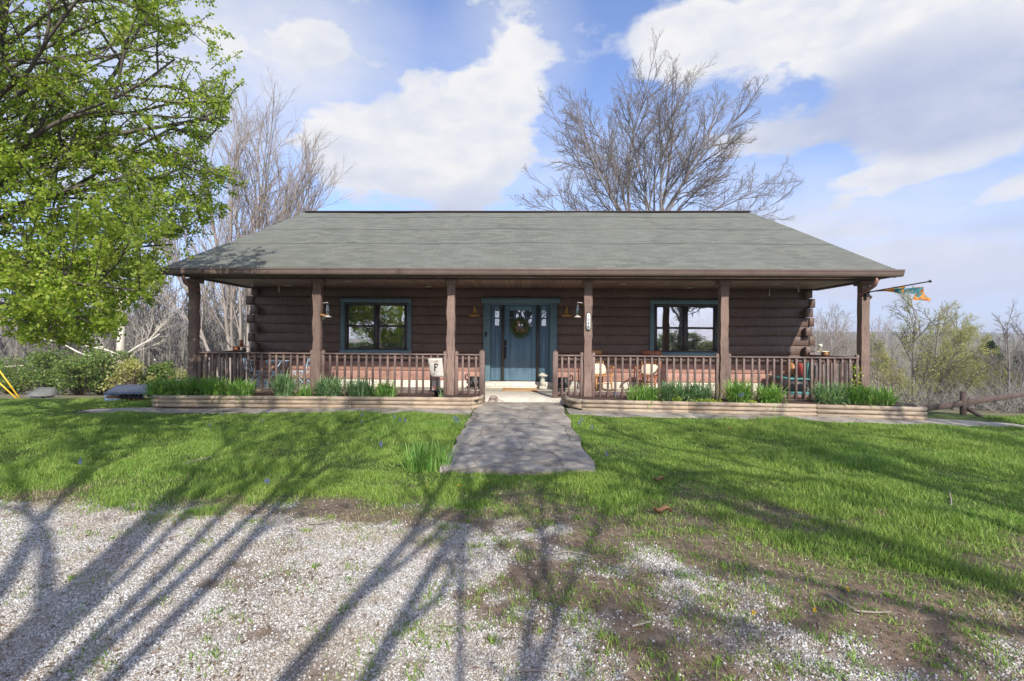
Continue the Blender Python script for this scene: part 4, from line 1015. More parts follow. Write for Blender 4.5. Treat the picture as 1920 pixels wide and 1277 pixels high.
# ------------------------------------------------------------------ bed plants
rp_ = np.random.default_rng(12)
def ribbon_clump(c, n, h, rad, spread, w, curl=.9):
    """strap leaves arching out of one clump"""
    seg = 5; Vs = []; Qs = []
    az = rp_.uniform(0, 2*np.pi, n); ln = h*rp_.uniform(.65, 1.25, n); tilt = np.abs(rp_.normal(0, spread, n)); r0 = rad*np.sqrt(rp_.random(n)); a0 = rp_.uniform(0, 2*np.pi, n)
    P = np.stack((c[0]+r0*np.cos(a0), c[1]+r0*np.sin(a0)*.8, np.full(n, c[2])), -1); wd = w*rp_.uniform(.6, 1.2, n); bend = curl*rp_.uniform(.3, 1.3, n)
    side = np.stack((-np.sin(az), np.cos(az), 0*az), -1); pts = []
    for k in range(seg+1):
        u = k/seg; ww = wd*(1-.1*u) if u < .75 else wd*(1-u)*3.4
        pts.append((P-side*ww[:, None]/2, P+side*ww[:, None]/2))
        th = tilt+bend*u*u*1.6; st = ln/seg
        P = P+np.stack((np.cos(az)*np.sin(th), np.sin(az)*np.sin(th), np.cos(th)), -1)*st[:, None]
    V = np.stack([q for pr in pts for q in pr], 1).reshape(-1, 3); m = 2*(seg+1)
    i = np.arange(n)[:, None]*m; Q = np.concatenate([np.stack((i+2*k, i+2*k+1, i+2*k+3, i+2*k+2), -1).reshape(-1, 4) for k in range(seg)])
    b = MB(); b.add(V, Q); return b
def clump(label, px, Y, n, h, rad, spread=.35, m='strap', flower=0, w=.017):
    n = int(n*2.1) if n > 30 else n; spread *= 1.25; h *= 1.1; rad *= 1.15; w = .021 if w == .017 else w
    x = ax(px, Y, 740); z = MZ(x); b = ribbon_clump((x, Y, z), n, h, rad, spread, w, 1.25)
    t = thing('daffodil_clump', label, 'plant', (x, Y, z), 'daffodil clumps in the raised beds'); part(b, 'leaves', m, t)
    for k in range(flower):
        a = rp_.uniform(0, 6.28); q = np.array((x+rad*.7*math.cos(a), Y+rad*.5*math.sin(a)-.05, z)); hh = h*rp_.uniform(.75, .95); f = MB(); s = MB()
        s.tube([q, q+(0, 0, hh)], .004, 5); part(s, 'stem', 'strap', t)
        f.add(*leaf_quads(np.repeat((q+(0, -.02, hh))[None], 9, 0), .045, rp_, .6)); part(f, 'flower', 'yellow' if k % 2 else 'cream', t)
clump('dark leafy daffodil clump overhanging the far left end of the left bed', 300, 10.5, 150, .36, .2, .5)
clump('daffodil clump in front of the left corner post, with pale buds', 346, 10.5, 170, .42, .24, .45, flower=1)
clump('full daffodil clump just right of the left corner post', 396, 10.55, 190, .43, .26, .45, flower=1)
clump('bright daffodil clump in the left bed before the left folding chair', 450, 10.45, 170, .38, .24, .5)
clump('tall upright daffodil clump before the bistro table', 533, 10.5, 150, .5, .16, .3, 'strap_blue')
clump('small low daffodil clump just left of the second porch post', 573, 10.4, 60, .28, .12, .6)
clump('bushy bluish daffodil clump just right of the second porch post', 617, 10.5, 190, .44, .22, .42, 'strap_blue')
clump('bluish daffodil clump below the left window', 676, 10.5, 180, .42, .21, .4, 'strap_blue')
clump('bright arching daffodil clump at the end of the row below the left window', 722, 10.45, 130, .34, .18, .55)
clump('few upright leaves in front of the black plant pot', 825, 10.35, 9, .3, .03, .35, 'strap_blue', w=.03)
clump('small clump of thin leaves at the start of the right bed row', 1183, 10.45, 26, .34, .06, .2)
clump('arching daffodil clump lying outward before the rocking chairs', 1212, 10.4, 130, .38, .2, .7)
clump('daffodil clump with a yellow bloom below the right window', 1262, 10.5, 170, .44, .22, .45, 'strap_blue', 1)
clump('bluish daffodil clump in the right bed behind the lime sedum', 1308, 10.5, 180, .42, .22, .45, 'strap_blue')
clump('daffodil clump at the foot of the fifth porch post, behind blue flower spikes', 1385, 10.5, 170, .46, .2, .4)
clump('compact daffodil clump before the bare gap in the right bed', 1446, 10.45, 160, .38, .19, .5)
clump('wide daffodil clump left of the climbing plant at the right corner post', 1556, 10.5, 200, .42, .24, .5, 'strap_blue')
clump('thick daffodil clump at the foot of the right corner post', 1606, 10.5, 200, .42, .24, .5)
clump('spreading daffodil clump at the far right end of the right bed', 1652, 10.45, 170, .36, .22, .6)
def low_plant(label, px, Y, w, h, n, m='lime', name='sedum', cat='plant', size=.035):
    x = ax(px, Y, 745); z = MZ(x); C = np.stack((x+w*rp_.normal(0, .4, n), Y+.09*rp_.normal(0, .5, n), z+h*rp_.random(n)), -1); b = MB(); b.add(*leaf_quads(C, size, rp_, .7))
    return tag(part(b, name, m, None), label, cat)
low_plant('lime green sedum patch, rightmost and largest, along the front of the right bed', 1322, 10.22, .42, .09, 420)
low_plant('small lime green sedum tuft before the rocking chairs', 1268, 10.22, .12, .12, 130)
low_plant('lime green sedum tuft beside the blue flower spikes', 1412, 10.22, .1, .07, 90)
low_plant('tiny lime green plant at the front of the bed below the second porch post', 582, 10.22, .04, .06, 40)
low_plant('tiny yellow green plant at the left end of the left bed', 312, 10.22, .09, .06, 60)
def hyacinth(label, x, Y, z, n, group):
    t = thing('grape_hyacinth', label, 'flower', (x, Y, z), group)
    f = MB(); s = MB()
    for k in range(n):
        q = np.array((x+rp_.normal(0, .03 if n > 2 else .008), Y+rp_.normal(0, .02), z)); hh = rp_.uniform(.07, .12); s.tube([q, q+(0, 0, hh)], .003, 4)
        C = q+np.stack((rp_.normal(0, .006, 22), rp_.normal(0, .006, 22), hh*rp_.uniform(.6, 1.1, 22)), -1); f.add(*leaf_quads(C, .012, rp_, .9))
    part(s, 'stem', 'strap', t); part(f, 'petals', 'purple', t)
hyacinth('blue grape hyacinth spikes in the right bed at the fifth porch post', ax(1390, 10.2, 740), 10.22, MZ(5)+.1, 9, 'grape hyacinths in the right bed')
hyacinth('few blue grape hyacinth spikes at the left end of the right bed', ax(1158, 10.35, 740), 10.35, MZ(2)+.06, 3, 'grape hyacinths in the right bed')
for px, py in ((505, 776), (418, 780), (395, 804), (493, 795), (677, 798), (715, 846), (738, 793), (748, 797), (758, 799), (855, 793), (858, 801), (1086, 801), (1110, 808), (1137, 865), (500, 913), (153, 878), (1090, 795), (680, 786)):
    v = raydir(px, py); tt = -CAMZ/v.z; x, y = v.x*tt, v.y*tt
    hyacinth('blue grape hyacinth spikes flowering in the lawn grass', x, y, float(terrain(x, y)), 4 if 850 < px < 860 or px == 505 else 2, 'grape hyacinths in the lawn')
# climbing plant on right post
x = ax(1607, 11.0, 700); C = np.stack((x+rp_.normal(0, .055, 150), 11.02+rp_.normal(0, .05, 150), .25+rp_.random(150)**.9*.72), -1)
t = thing('climbing_plant', 'thin climbing plant with yellow green leaves on the right corner of the porch railing', 'plant', (x, 11.02, .2)); b = MB(); b.add(*leaf_quads(C, .045, rp_, .8)); part(b, 'leaves', 'lime', t)
b = MB().tube([(x, 11.02, .18), (x+.03, 11.03, .5), (x-.02, 11.02, .95)], .006, 5); part(b, 'stem', 'bark_bush', t)
# iris tuft on the lawn by the walk
v = raydir(800, 880); tt = -CAMZ/v.z; x, y = v.x*tt, v.y*tt
b = ribbon_clump((x, y, float(terrain(x, y))), 260, .3, .26, .45, .012, .5); tag(part(b, 'grass_tuft', 'strap', None), 'tall tuft of broad grass leaves beside the near end of the stone walk', 'plant')
# dandelions, twigs, leaves on the ground
def gpt(px, py):
    v = raydir(px, py); tt = -CAMZ/v.z; return np.array((v.x*tt, v.y*tt, float(terrain(v.x*tt, v.y*tt))))
for px, py in ((915, 908), (800, 917), (860, 916), (180, 880), (1413, 1163), (1590, 1112), (1755, 823), (1835, 822), (1528, 1155), (470, 880)):
    p = gpt(px, py); t = thing('dandelion', 'yellow dandelion flower low in the grass', 'flower', p, 'dandelions'); b = MB().tube([p, p+(0, 0, .035)], .002, 4); part(b, 'stem', 'strap', t)
    b = MB(); b.add(*leaf_quads(np.repeat((p+(0, 0, .035))[None], 26, 0), .014, rp_, .4)); part(b, 'petals', 'yellow', t)
TW = [((310, 885), (350, 872), (385, 862), (440, 848)), ((1035, 1040), (1065, 1037), (1108, 1046)), ((1246, 1072), (1254, 1088), (1265, 1100)), ((1600, 1145), (1640, 1150), (1672, 1149)), ((1185, 1180), (1205, 1177), (1222, 1172)), ((1398, 1083), (1402, 1103)), ((578, 984), (600, 984), (625, 980)), ((820, 1181), (850, 1183)), ((960, 1268), (1000, 1266), (1065, 1273)), ((1780, 920), (1784, 940), (1782, 945)), ((80, 763), (92, 767), (103, 773)), ((1550, 1115), (1600, 1143))]
for k, pl in enumerate(TW):
    P = [gpt(*q)+(0, 0, .012+.006*math.sin(i)) for i, q in enumerate(pl)]
    b = MB().tube(smooth_line(P, 3) if len(P) > 2 else P, np.linspace(.007, .003, len(smooth_line(P, 3)) if len(P) > 2 else 2), 6); tag(part(b, 'twig', 'bark_tan', None, True), 'thin fallen twig lying on the ground', 'twig', 'fallen twigs')
for px, py, s, lab in ((1243, 966, .1, 'curled brown dead leaf lying where the lawn meets the gravel'), (1236, 908, .07, 'faded dead leaf lying in the lawn right of the walk'), (1365, 806, .06, 'small dead leaf in the lawn below the right bed'), (1607, 866, .05, 'reddish dead leaf out in the right lawn')):
    p = gpt(px, py); P = np.zeros((6, 5, 3))
    for i in range(6):
        for j in range(5): u, w = i/5*2-1, j/4*2-1; P[i, j] = p+np.array((u*s*.8, w*s*.4*(1-u*u*.8), .03+.03*abs(w)+.02*math.sin(u*4)))
    tag(part(MB().grid(P), 'dead_leaf', 'deadleaf', None, True), lab, 'leaf')
# coil of dark wire by the step
p = np.array((ax(925, 11.0, 756), 11.02, .05)); a = np.linspace(0, 2*np.pi*2.6, 44)
b = MB().tube(np.stack((p[0]+.11*np.cos(a)*(1-.02*a), p[1]+.04*np.sin(a), p[2]+.05+.04*np.sin(a)+.004*a), -1), .007, 6); b.tube([p+(.1, 0, .03), p+(.16, -.02, .06), p+(.2, 0, .02), p+(.24, -.01, .04)], .007, 6)
tag(part(b, 'wire_coil', mat('rusty_wire', (.2, .09, .07), (.12, .05, .045), 30, .8), None, True), 'small rusty coil of wire on the walk beside the porch step', 'wire')
# ------------------------------------------------------------------ tree growth
def perp(d, rg):
    q = np.cross(d, rg.normal(size=3)); return q/(np.linalg.norm(q)+1e-9)
def grow(rg, p, d, L, r, lv, spec, out):
    s = spec[lv]; n = s['seg']; st = L/n; pts = [p]; ds = [d]
    W = rg.normal(0, s['wig'], (n, 3))
    for i in range(n):
        d = d+W[i]; d[2] += s['up']; d = d/np.linalg.norm(d); p = p+d*st; pts.append(p); ds.append(d)
    rad = np.linspace(r, max(r*s['tap'], s.get('rmin', .002)), n+1); out.append((np.array(pts), rad, lv))
    if lv+1 < len(spec):
        k = max(0, int(round(s['n']*rg.uniform(.75, 1.25))))
        for j in range(k):
            t = s['t0']+(1-s['t0'])*(j+rg.random())/k; f = t*n; i = min(int(f), n-1); q = pts[i]+(pts[i+1]-pts[i])*(f-i); dd = ds[i+1]
            a = s['ang']*rg.uniform(.65, 1.3); c = dd*math.cos(a)+perp(dd, rg)*math.sin(a)
            if 'flat' in s: c[2] *= s['flat']; c /= np.linalg.norm(c)
            rr = rad[i]*.85
            grow(rg, q, c, L*s['lr']*(1-s['sh']*t)*rg.uniform(.7, 1.25), min(rr, r*s['rr']), lv+1, spec, out)
def tubes_mb(branches, sides=(8, 6, 5, 4, 3, 3)):
    b = MB(); groups = {}
    for P, r, lv in branches: groups.setdefault((len(P), sides[min(lv, len(sides)-1)]), []).append((P, r))
    for (k, n), L in groups.items():
        P = np.array([q[0] for q in L]); r = np.array([q[1] for q in L]); T = np.gradient(P, axis=1); T /= np.linalg.norm(T, axis=2)[..., None]+1e-9
        ref = np.where(np.abs(T[:, :1, 2:3]).repeat(k, 1) < .8, np.array((0, 0, 1.)), np.array((1., 0, 0)))
        U = np.cross(T, ref); U /= np.linalg.norm(U, axis=2)[..., None]+1e-9; W = np.cross(T, U); a = np.arange(n)*2*math.pi/n
        V = P[:, :, None]+r[:, :, None, None]*(U[:, :, None]*np.cos(a)[None, None, :, None]+W[:, :, None]*np.sin(a)[None, None, :, None])
        B = len(P); base = (np.arange(B)*k*n)[:, None, None]; i = np.arange(k-1)[None, :, None]*n; j = np.arange(n)[None, None, :]; j2 = (j+1) % n
        b.add(V.reshape(-1, 3), np.stack((base+i+j, base+i+j2, base+i+n+j2, base+i+n+j), -1).reshape(-1, 4))
    return b
def twig_points(br, lmin, per, rg, jit):
    C = []
    for P, r, lv in br:
        if lv < lmin: continue
        n = max(1, int(per*rg.uniform(.6, 1.4))); t = rg.random(n)**.7*(len(P)-1.001); i = t.astype(int); C.append(P[i]+(P[i+1]-P[i])*(t-i)[:, None])
    C = np.concatenate(C); return C+rg.normal(0, jit, C.shape)
def sp(n, ang, lr, seg, wig, up=0., t0=.25, sh=.45, rr=.6, tap=.45, **k): return dict(n=n, ang=R(ang), lr=lr, seg=seg, wig=wig, up=up, t0=t0, sh=sh, rr=rr, tap=tap, **k)
def vec(az, el): return np.array((math.cos(R(el))*math.cos(R(az)), math.cos(R(el))*math.sin(R(az)), math.sin(R(el))))
def make_tree(name, label, base, stems, spec, bark, leaf=None, lmin=2, per=8, lsize=.05, jit=.03, seed=1, group=None, cat='tree', twig_from=3, leafname='crown', droop=0., thin=None, tuft=0):
    rg = np.random.default_rng(seed); out = []; base = np.array(base, float)
    for st in stems:
        if st[0] == 'pipe': out.append((smooth_line(np.array(st[1])+base, 3), np.interp(np.linspace(0, 1, len(st[1])*3-2), np.linspace(0, 1, len(st[2])), st[2]), 0)); continue
        p, d, L, r = st; grow(rg, np.array(p, float)+base, np.array(d, float), L, r, 0, spec, out)
    if thin:
        keep = []
        for P, r, lv in out:
            k = next((i for i in range(len(P)) if thin(P[i])), len(P))
            if k > 1: keep.append((P[:k], r[:k], lv))
        out = keep
    t = thing(name, label, cat, base, group)
    part(tubes_mb([o for o in out if o[2] < twig_from]), 'trunk', bark, t, True)
    tw = [o for o in out if o[2] >= twig_from]; b = None
    if tw and not leaf: part(tubes_mb(tw), leafname, bark, t, True)
    elif tw: part(tubes_mb(tw), 'twigs', bark, t, True)
    if leaf:
        C = twig_points(out, lmin, per/tuft if tuft else per, rg, jit)
        if tuft: C = np.repeat(C, tuft, 0); C = C+rg.normal(0, .028, C.shape)
        b = MB(); b.add(*leaf_quads(C, lsize, rg, .72, droop)); part(b, leafname, leaf, t)
    return t
G = lambda x, y: (x, y, float(terrain(x, y)))
# --- big pear tree on the left, just past the frame edge
spear = [sp(10, 44, .42, 10, .09, -.006, .2, .3, .42, .22), sp(8, 44, .5, 7, .13, .004, .12, .4, .5, .3, rmin=.004), sp(6, 46, .52, 5, .16, .02, .15, .4, .6, .5, rmin=.0022)]
def beyond(P):          # the pear's reach: twigs past its real outline are left off
    v = CAM_R.transposed() @ Vector(P-np.array((0, 0, CAMZ)))
    if v.z < -.5:
        px, py = 960-v.x/v.z*F_PX, 638.5+v.y/v.z*F_PX
        if px > -200 and (py > 648-.12*max(0, px-150) or px+70*(vnoise(np.array([P[2]*2.1]), np.array([P[1]*2.1+P[0]]), 4)[0]-.35) > np.interp(py, (0, 100, 170, 230, 290, 345, 400, 440, 500, 545, 600, 640), (425, 455, 445, 425, 385, 455, 440, 385, 320, 300, 235, 190))): return True
    return False
stems = [('pipe', [(0, 0, -.2), (.03, .02, .8), (-.05, 0, 1.8), (.05, .05, 2.8)], [.27, .22, .2, .2])]
for az, el, L, r, z in ((0, 3, 4.2, .07, 2.2), (-28, 10, 3.9, .075, 2.5), (25, 8, 4.2, .07, 2.5), (-8, 24, 4.6, .09, 2.9), (30, 33, 4.6, .09, 2.9), (-45, 28, 4.2, .08, 2.9), (5, 45, 5.2, .11, 2.8), (-25, 54, 5.2, .1, 2.9), (38, 58, 5.2, .1, 2.9), (0, 68, 5.6, .12, 2.8), (120, 70, 5.4, .11, 2.8), (-110, 62, 5, .1, 2.8), (100, 35, 4, .08, 2.7), (170, 25, 4, .08, 2.6), (-140, 30, 4, .08, 2.6), (-85, 15, 3.5, .07, 2.4), (200, 55, 4.6, .1, 2.8), (-12, -4, 4., .055, 2.1), (14, 62, 5.3, .1, 2.8), (2, -7, 4.6, .05, 2.2), (12, -6, 4.8, .05, 2.3), (-9, 6, 4.8, .06, 2.4), (30, 8, 4.6, .06, 2.6), (-20, -2, 4.4, .05, 2.3), (22, 0, 4.6, .055, 2.3), (8, 15, 5., .07, 2.6), (-14, 38, 5.2, .08, 2.9), (18, 22, 5, .07, 2.7), (-35, 44, 4.6, .08, 2.8)):
    stems.append(((0, 0, z), vec(az, el), L*1.05, r*.58))
make_tree('pear_tree', 'big green leafing tree reaching in from the left over the lawn and roof corner', G(-9.0, 6.7), stems, spear, 'bark_dark', 'pear_leaf', 1, 76, .047, .025, 11, thin=beyond, tuft=8)
# --- trees behind the photographer: they throw the shadows over drive and lawn and show in the window panes
sback = [sp(6, 42, .5, 8, .08, .01, .3, .35, .55, .3), sp(6, 46, .52, 6, .14, .0, .2, .4, .6, .4), sp(5, 50, .5, 4, .2, 0, .2, .4, .6, .5), sp(3, 50, .5, 3, .25, .0, .2, .4, .6, .5)]
sstem = [sp(7, 26, .42, 9, .05, .012, .3, .35, .5, .25), sp(6, 30, .5, 6, .09, .02, .2, .4, .6, .4), sp(5, 40, .5, 4, .15, 0, .2, .4, .6, .5), sp(2, 50, .5, 3, .25, .0, .2, .4, .6, .5)]
def back_tree(label, x, y, trunk, limbs, seed, per=5, spec=None, thick=1.):
    st = [('pipe', trunk[0], trunk[1])]+[((p), vec(az, el), L, r*thick) for p, az, el, L, r in limbs]
    make_tree('pear_tree', label, G(x, y), st, spec or sback, 'bark_dark', 'pear_leaf', 2, per, .07, .05, seed, twig_from=2)
back_tree('pear tree with several upright stems standing behind the camera', -.8, -2.2, ([(0, 0, -.2), (.02, 0, .6), (0, .03, 1.6), (-.05, 0, 3.2), (-.25, .1, 5.2)], [.24, .2, .17, .14, .1]),
    [((.05, 0, 1.2), 0, 66, 8.2, .085), ((.05, 0, .9), 8, 54, 8, .08), ((0, 0, 1.6), -4, 76, 8.6, .08), ((0, 0, 2.6), 170, 66, 6.4, .09), ((.1, 0, .8), 3, 44, 6.4, .07), ((-.1, 0, 4), 120, 76, 5.4, .07), ((-.1, 0, 3.6), 185, 52, 5.4, .07), ((0, 0, 2.), 60, 72, 7.6, .07), ((0, 0, 2.2), -60, 74, 7, .07), ((0, 0, 1.4), 20, 82, 9, .08)], 21, 4.5, sstem, .68)
back_tree('pear tree standing behind the camera and to its right', 6.9, -2.8, ([(0, 0, -.2), (.05, 0, 1.2), (-.05, .05, 2.4), (0, 0, 4), (.1, 0, 5.5)], [.24, .2, .18, .16, .12]),
    [((0, 0, 2.6), 180, 55, 5.5, .12), ((0, 0, 3), 0, 58, 5.2, .12), ((0, 0, 3.4), 80, 60, 4.8, .1), ((0, 0, 3.8), 150, 68, 5.2, .1), ((0, 0, 5), 30, 72, 5, .1), ((0, 0, 4.3), -70, 55, 4.6, .09), ((0, 0, 3.2), 210, 42, 4.6, .09)], 22, 2.2, None, .75)
back_tree('pear tree standing far off to the right of the camera', 12.3, -.6, ([(0, 0, -.2), (.05, 0, 1.2), (-.05, .05, 2.4), (0, 0, 4.4)], [.24, .2, .18, .14]),
    [((0, 0, 2.6), 180, 50, 5.2, .12), ((0, 0, 3), 0, 58, 5.2, .12), ((0, 0, 3.4), 80, 60, 4.8, .1), ((0, 0, 3.8), 150, 68, 5.2, .1), ((0, 0, 4.4), 30, 72, 5, .1), ((0, 0, 3.3), -70, 55, 4.6, .09)], 23, 3)
# trees farther back across the drive (only their reflections and shade show)
tb = [o for o in bpy.data.objects if o.get('label') == 'pear tree standing far off to the right of the camera'][0]
for k, (x, y, sc) in enumerate(((-22, -24, 1.2), (-15, -30, 1.4), (-8, -26, 1.3), (-2, -32, 1.5), (4, -27, 1.3), (10, -31, 1.4), (17, -26, 1.3), (25, -29, 1.4), (-29, -31, 1.4), (0, -22, 1.1))):
    c = copy_tree(tb); c.location = G(x, y); c.scale = (sc,)*3; c.rotation_euler = (0, 0, k*1.3); c['label'] = 'pear tree in the row across the drive behind the camera'; c['group'] = 'trees across the drive'
# --- big bare tree behind the roof
sbig = [sp(13, 36, .44, 14, .055, .001, .15, .45, .42, .2), sp(9, 36, .48, 9, .08, .02, .15, .45, .5, .3, rmin=.01), sp(6, 38, .5, 6, .1, .02, .15, .4, .55, .4, rmin=.007), sp(5, 40, .5, 3, .14, .02, .2, .4, .7, .6, rmin=.0045)]
bx0 = at(1205, 640, 30.); S30 = 30/900
st = [('pipe', [(0, 0, -.5), (0, 0, 3.5), (-.3, 0, 6.5)], [.5, .42, .32]), ('pipe', [(-.1, 0, 5), (-.5, 0, 8), (-.8, 0, 11)], [.32, .26, .22]), ('pipe', [(0, 0, 2.5), (.7, 0, 6), (1.0, .2, 10.8)], [.32, .27, .24])]
for p, az, el, L, r in (((-.8, 0, 10.8), 170, 76, 9.6, .13), ((-.8, 0, 11), 100, 86, 10.4, .14), ((-.8, 0, 10.2), 183, 47, 8.6, .11), ((-.8, 0, 10.6), 178, 61, 9.2, .12), ((-.75, 0, 10.4), 172, 24, 7.4, .1), ((-.7, 0, 10), 186, 10, 6.6, .08), ((1., .2, 10.8), 20, 79, 10.2, .14), ((1., .2, 10.8), -10, 66, 9.8, .14), ((1., 0, 10.4), 5, 48, 7.4, .11), ((.2, 0, 10.4), 80, 82, 10, .11), ((.3, .2, 10.2), -100, 70, 9.4, .1), ((.9, .2, 10), 85, 72, 9.6, .12), ((.9, 0, 10.2), -95, 76, 9.4, .12), ((.95, 0, 9.4), 2, 22, 7.4, .09), ((-.7, .2, 9.6), 140, 68, 9.6, .11), ((.95, 0, 9.6), -30, 72, 10.4, .13), ((-.7, 0, 9.6), -165, 66, 9.6, .12), ((1., 0, 9.6), 0, 13, 7.8, .08), ((1., 0, 10.), 3, 30, 8.4, .09), ((.9, 0, 9.4), 175, 80, 10.4, .12)):
    st.append((p, vec(az, el), L*(.82 if el > 62 else .88 if el > 50 else .95), r*.68))
make_tree('bare_tree', 'big spreading leafless tree rising behind the middle of the roof', G(bx0[0], 30.), st, sbig, 'bark_grey', seed=5, twig_from=2)
# --- bare multi stem trees behind the left roof end
sfast = [sp(10, 22, .5, 10, .03, .02, .25, .5, .42, .2), sp(8, 24, .5, 7, .05, .04, .12, .4, .5, .3, rmin=.008), sp(6, 26, .5, 5, .08, .03, .12, .4, .55, .5, rmin=.006), sp(2, 30, .5, 3, .12, .02, .2, .4, .7, .6, rmin=.005)]
def fast_tree(label, px, Y, lst, seed, bark='bark_tan', name='bare_tree'):
    x = ax(px, Y); make_tree(name, label, G(x, Y), [((q[0], q[1], -.3), vec(q[2], q[3]), q[4]*.9, q[5]*.62) for q in lst], sfast, bark, seed=seed, twig_from=1)
fast_tree('tall bare many stemmed tree behind the pear tree, beside the left porch corner', 440, 26, [(-.3, 0, 180, 66, 13.5, .17), (0, 0, 150, 78, 15, .17), (.2, 0, 90, 84, 16, .18), (.4, .2, 20, 86, 15.6, .16), (.3, -.2, -80, 80, 14.5, .15), (.5, 0, 0, 78, 13.5, .13)], 31)
fast_tree('bare fan shaped tree leaning right above the left end of the roof', 458, 25, [(0, 0, 30, 84, 14, .15), (.2, 0, 5, 74, 13.6, .15), (.3, 0, -5, 70, 12, .14), (.1, .1, 100, 84, 14.2, .15), (.4, 0, 0, 70, 9.6, .12), (-.1, 0, 170, 86, 13.8, .13)], 32)
# --- right side trees
spale = [sp(11, 34, .42, 9, .03, .02, .15, .45, .34, .22), sp(8, 36, .5, 6, .07, .03, .12, .4, .45, .35, rmin=.005), sp(6, 38, .5, 4, .1, .02, .12, .4, .55, .5, rmin=.004), sp(3, 40, .5, 3, .15, .0, .2, .4, .7, .6, rmin=.003)]
def pale_tree(label, px, Y, lst, seed, leaf='pale_leaf', per=5, lsize=.058, bark='bark_grey', spec=spale, name='budding_tree'):
    x = ax(px, Y); make_tree(name, label, G(x, Y), [((q[0], q[1], -.2), vec(q[2], q[3]), q[4]*(.84 if leaf else .74), q[5]*.8) for q in lst], spec, bark, leaf, 2, per, lsize, .06, seed, twig_from=2)
pale_tree('pale green budding tree with two trunks right of the house, taller left trunk', 1716, 24, [(0, 0, 100, 87, 5.9, .1), (.1, 0, 160, 64, 4.6, .06), (0, .1, 15, 72, 4.8, .06), (0, 0, 190, 50, 3.6, .05)], 41, per=4)
pale_tree('pale green budding tree leaning right, second of the pair right of the house', 1738, 24.5, [(0, 0, 20, 83, 6.0, .1), (.15, 0, 5, 58, 5.0, .07), (.1, 0, 0, 38, 4.2, .06), (0, 0, -60, 72, 4.6, .06)], 42, per=4)
pale_tree('yellow green budding tree between the pair and the dark cedar', 1800, 30, [(0, 0, 90, 86, 6.4, .09), (0, 0, 180, 70, 5, .06), (0, 0, 10, 64, 5, .06)], 43, per=6)
pale_tree('low yellow green budding tree in front of the dark cedar', 1812, 26, [(0, 0, 60, 84, 4.8, .07), (0, 0, 170, 55, 3.4, .05), (0, 0, 0, 50, 3.2, .05)], 44, per=6)
pale_tree('bare thin tree with grey trunk at the right edge of the view', 1893, 22, [(0, 0, 95, 88, 5.6, .08), (0, 0, 170, 70, 3.5, .04), (.1, 0, 10, 72, 4.4, .05)], 45, None)
pale_tree('bare slim tree far right, half cut by the picture edge', 1925, 24, [(0, 0, 90, 87, 5.6, .08), (0, 0, 180, 68, 4, .05)], 46, None)
k_ = 0
for px, Y, h, lean, lab in ((1522, 30, 7.6, 95, 'slim pale bare tree just right of the cabin corner'), (1543, 34, 9.2, 85, 'tall pale bare tree seen between cabin corner and right post'), (1560, 31, 8.6, 92, 'straight pale bare tree midway between cabin corner and right post'), (1580, 36, 10., 88, 'thin pale bare tree just left of the right corner post'), (1598, 33, 8.4, 90, 'pale bare tree mostly hidden by the right corner post'), (1648, 32, 8.2, 86, 'grey bare tree just right of the right corner post'), (1668, 37, 9., 93, 'thin grey bare tree left of the paired budding trees')):
    k_ += 1; pale_tree(lab, px, Y, [(0, 0, lean, 87, h*.86, .075), (0, 0, 170, 74, h*.72, .05), (.05, 0, 10, 76, h*.66, .045)], 60+k_, None, bark='bark_tan', name='bare_tree')
# cedar
def cedar(label, px, Y, h, w, seed):
    rg = np.random.default_rng(seed); x = ax(px, Y); base = G(x, Y); n = 5200; u = rg.random(n)**.8; rr = w*(1-u**1.6)**.8*np.sqrt(rg.random(n))*(.7+.5*fbm(u*7, rg.random(n)*0+seed, 3, 2)); a = rg.uniform(0, 6.283, n); rr *= .75+.35*np.sin(a*3+u*9)
    C = np.stack((base[0]+rr*np.cos(a), base[1]+rr*np.sin(a), base[2]+.3+u*h), -1); t = thing('cedar_tree', label, 'tree', base); b = MB(); b.add(*leaf_quads(C, .26, rg, .5)); part(b, 'crown', 'cedar', t)
    b = MB().tube([np.array(base)+(0, 0, -.3), np.array(base)+(0, 0, h*.9)], [.12, .03], 6); part(b, 'trunk', 'bark_grey', t, True)
cedar('dark green cedar tree behind the right fence post', 1857, 40, 4.6, 2.3, 3)
cedar('smaller dark cedar tree half hidden on the slope at far right', 1912, 60, 5.5, 2.6, 4)
# --- left background: white sycamore, leaning branches, bushes
make_tree('sycamore_tree', 'white barked sycamore trunk standing behind the green bushes', G(ax(226, 28), 28), [('pipe', [(0, 0, -.3), (.0, 0, 2.2), (.05, 0, 4), (-.05, 0, 5.5), (0, 0, 7.5)], [.26, .22, .19, .15, .1]), ((0, 0, 1.7), vec(15, 45), 4, .06), ((0, 0, 1.9), vec(165, 30), 5, .06), ((0, 0, 5.2), vec(30, 60), 5, .07), ((0, 0, 6), vec(160, 55), 5, .07), ((0, 0, 7), vec(80, 80), 4, .08)], spale, 'bark_white', seed=71, twig_from=2)
for pl, lab in (((( 219, 710), (160, 692), (112, 679), (60, 684), (-20, 690)), 'long pale fallen limb arching left over the bushes'), (((222, 696), (180, 672), (150, 662), (110, 642), (60, 632)), 'long pale dead limb slanting up left above the other fallen limb'), (((228, 668), (195, 655), (160, 648), (110, 628)), 'thin pale dead limb reaching left from the sycamore'), (((240, 662), (262, 648), (285, 636), (300, 626)), 'thin pale dead limb reaching right from the sycamore')):
    Y = 26.6; P = smooth_line([at(px, py, Y) for px, py in pl], 4); t = tag(part(MB().tube(P, np.linspace(.07, .03, len(P)), 6), 'fallen_limb', 'bark_white', None, True), lab, 'branch')
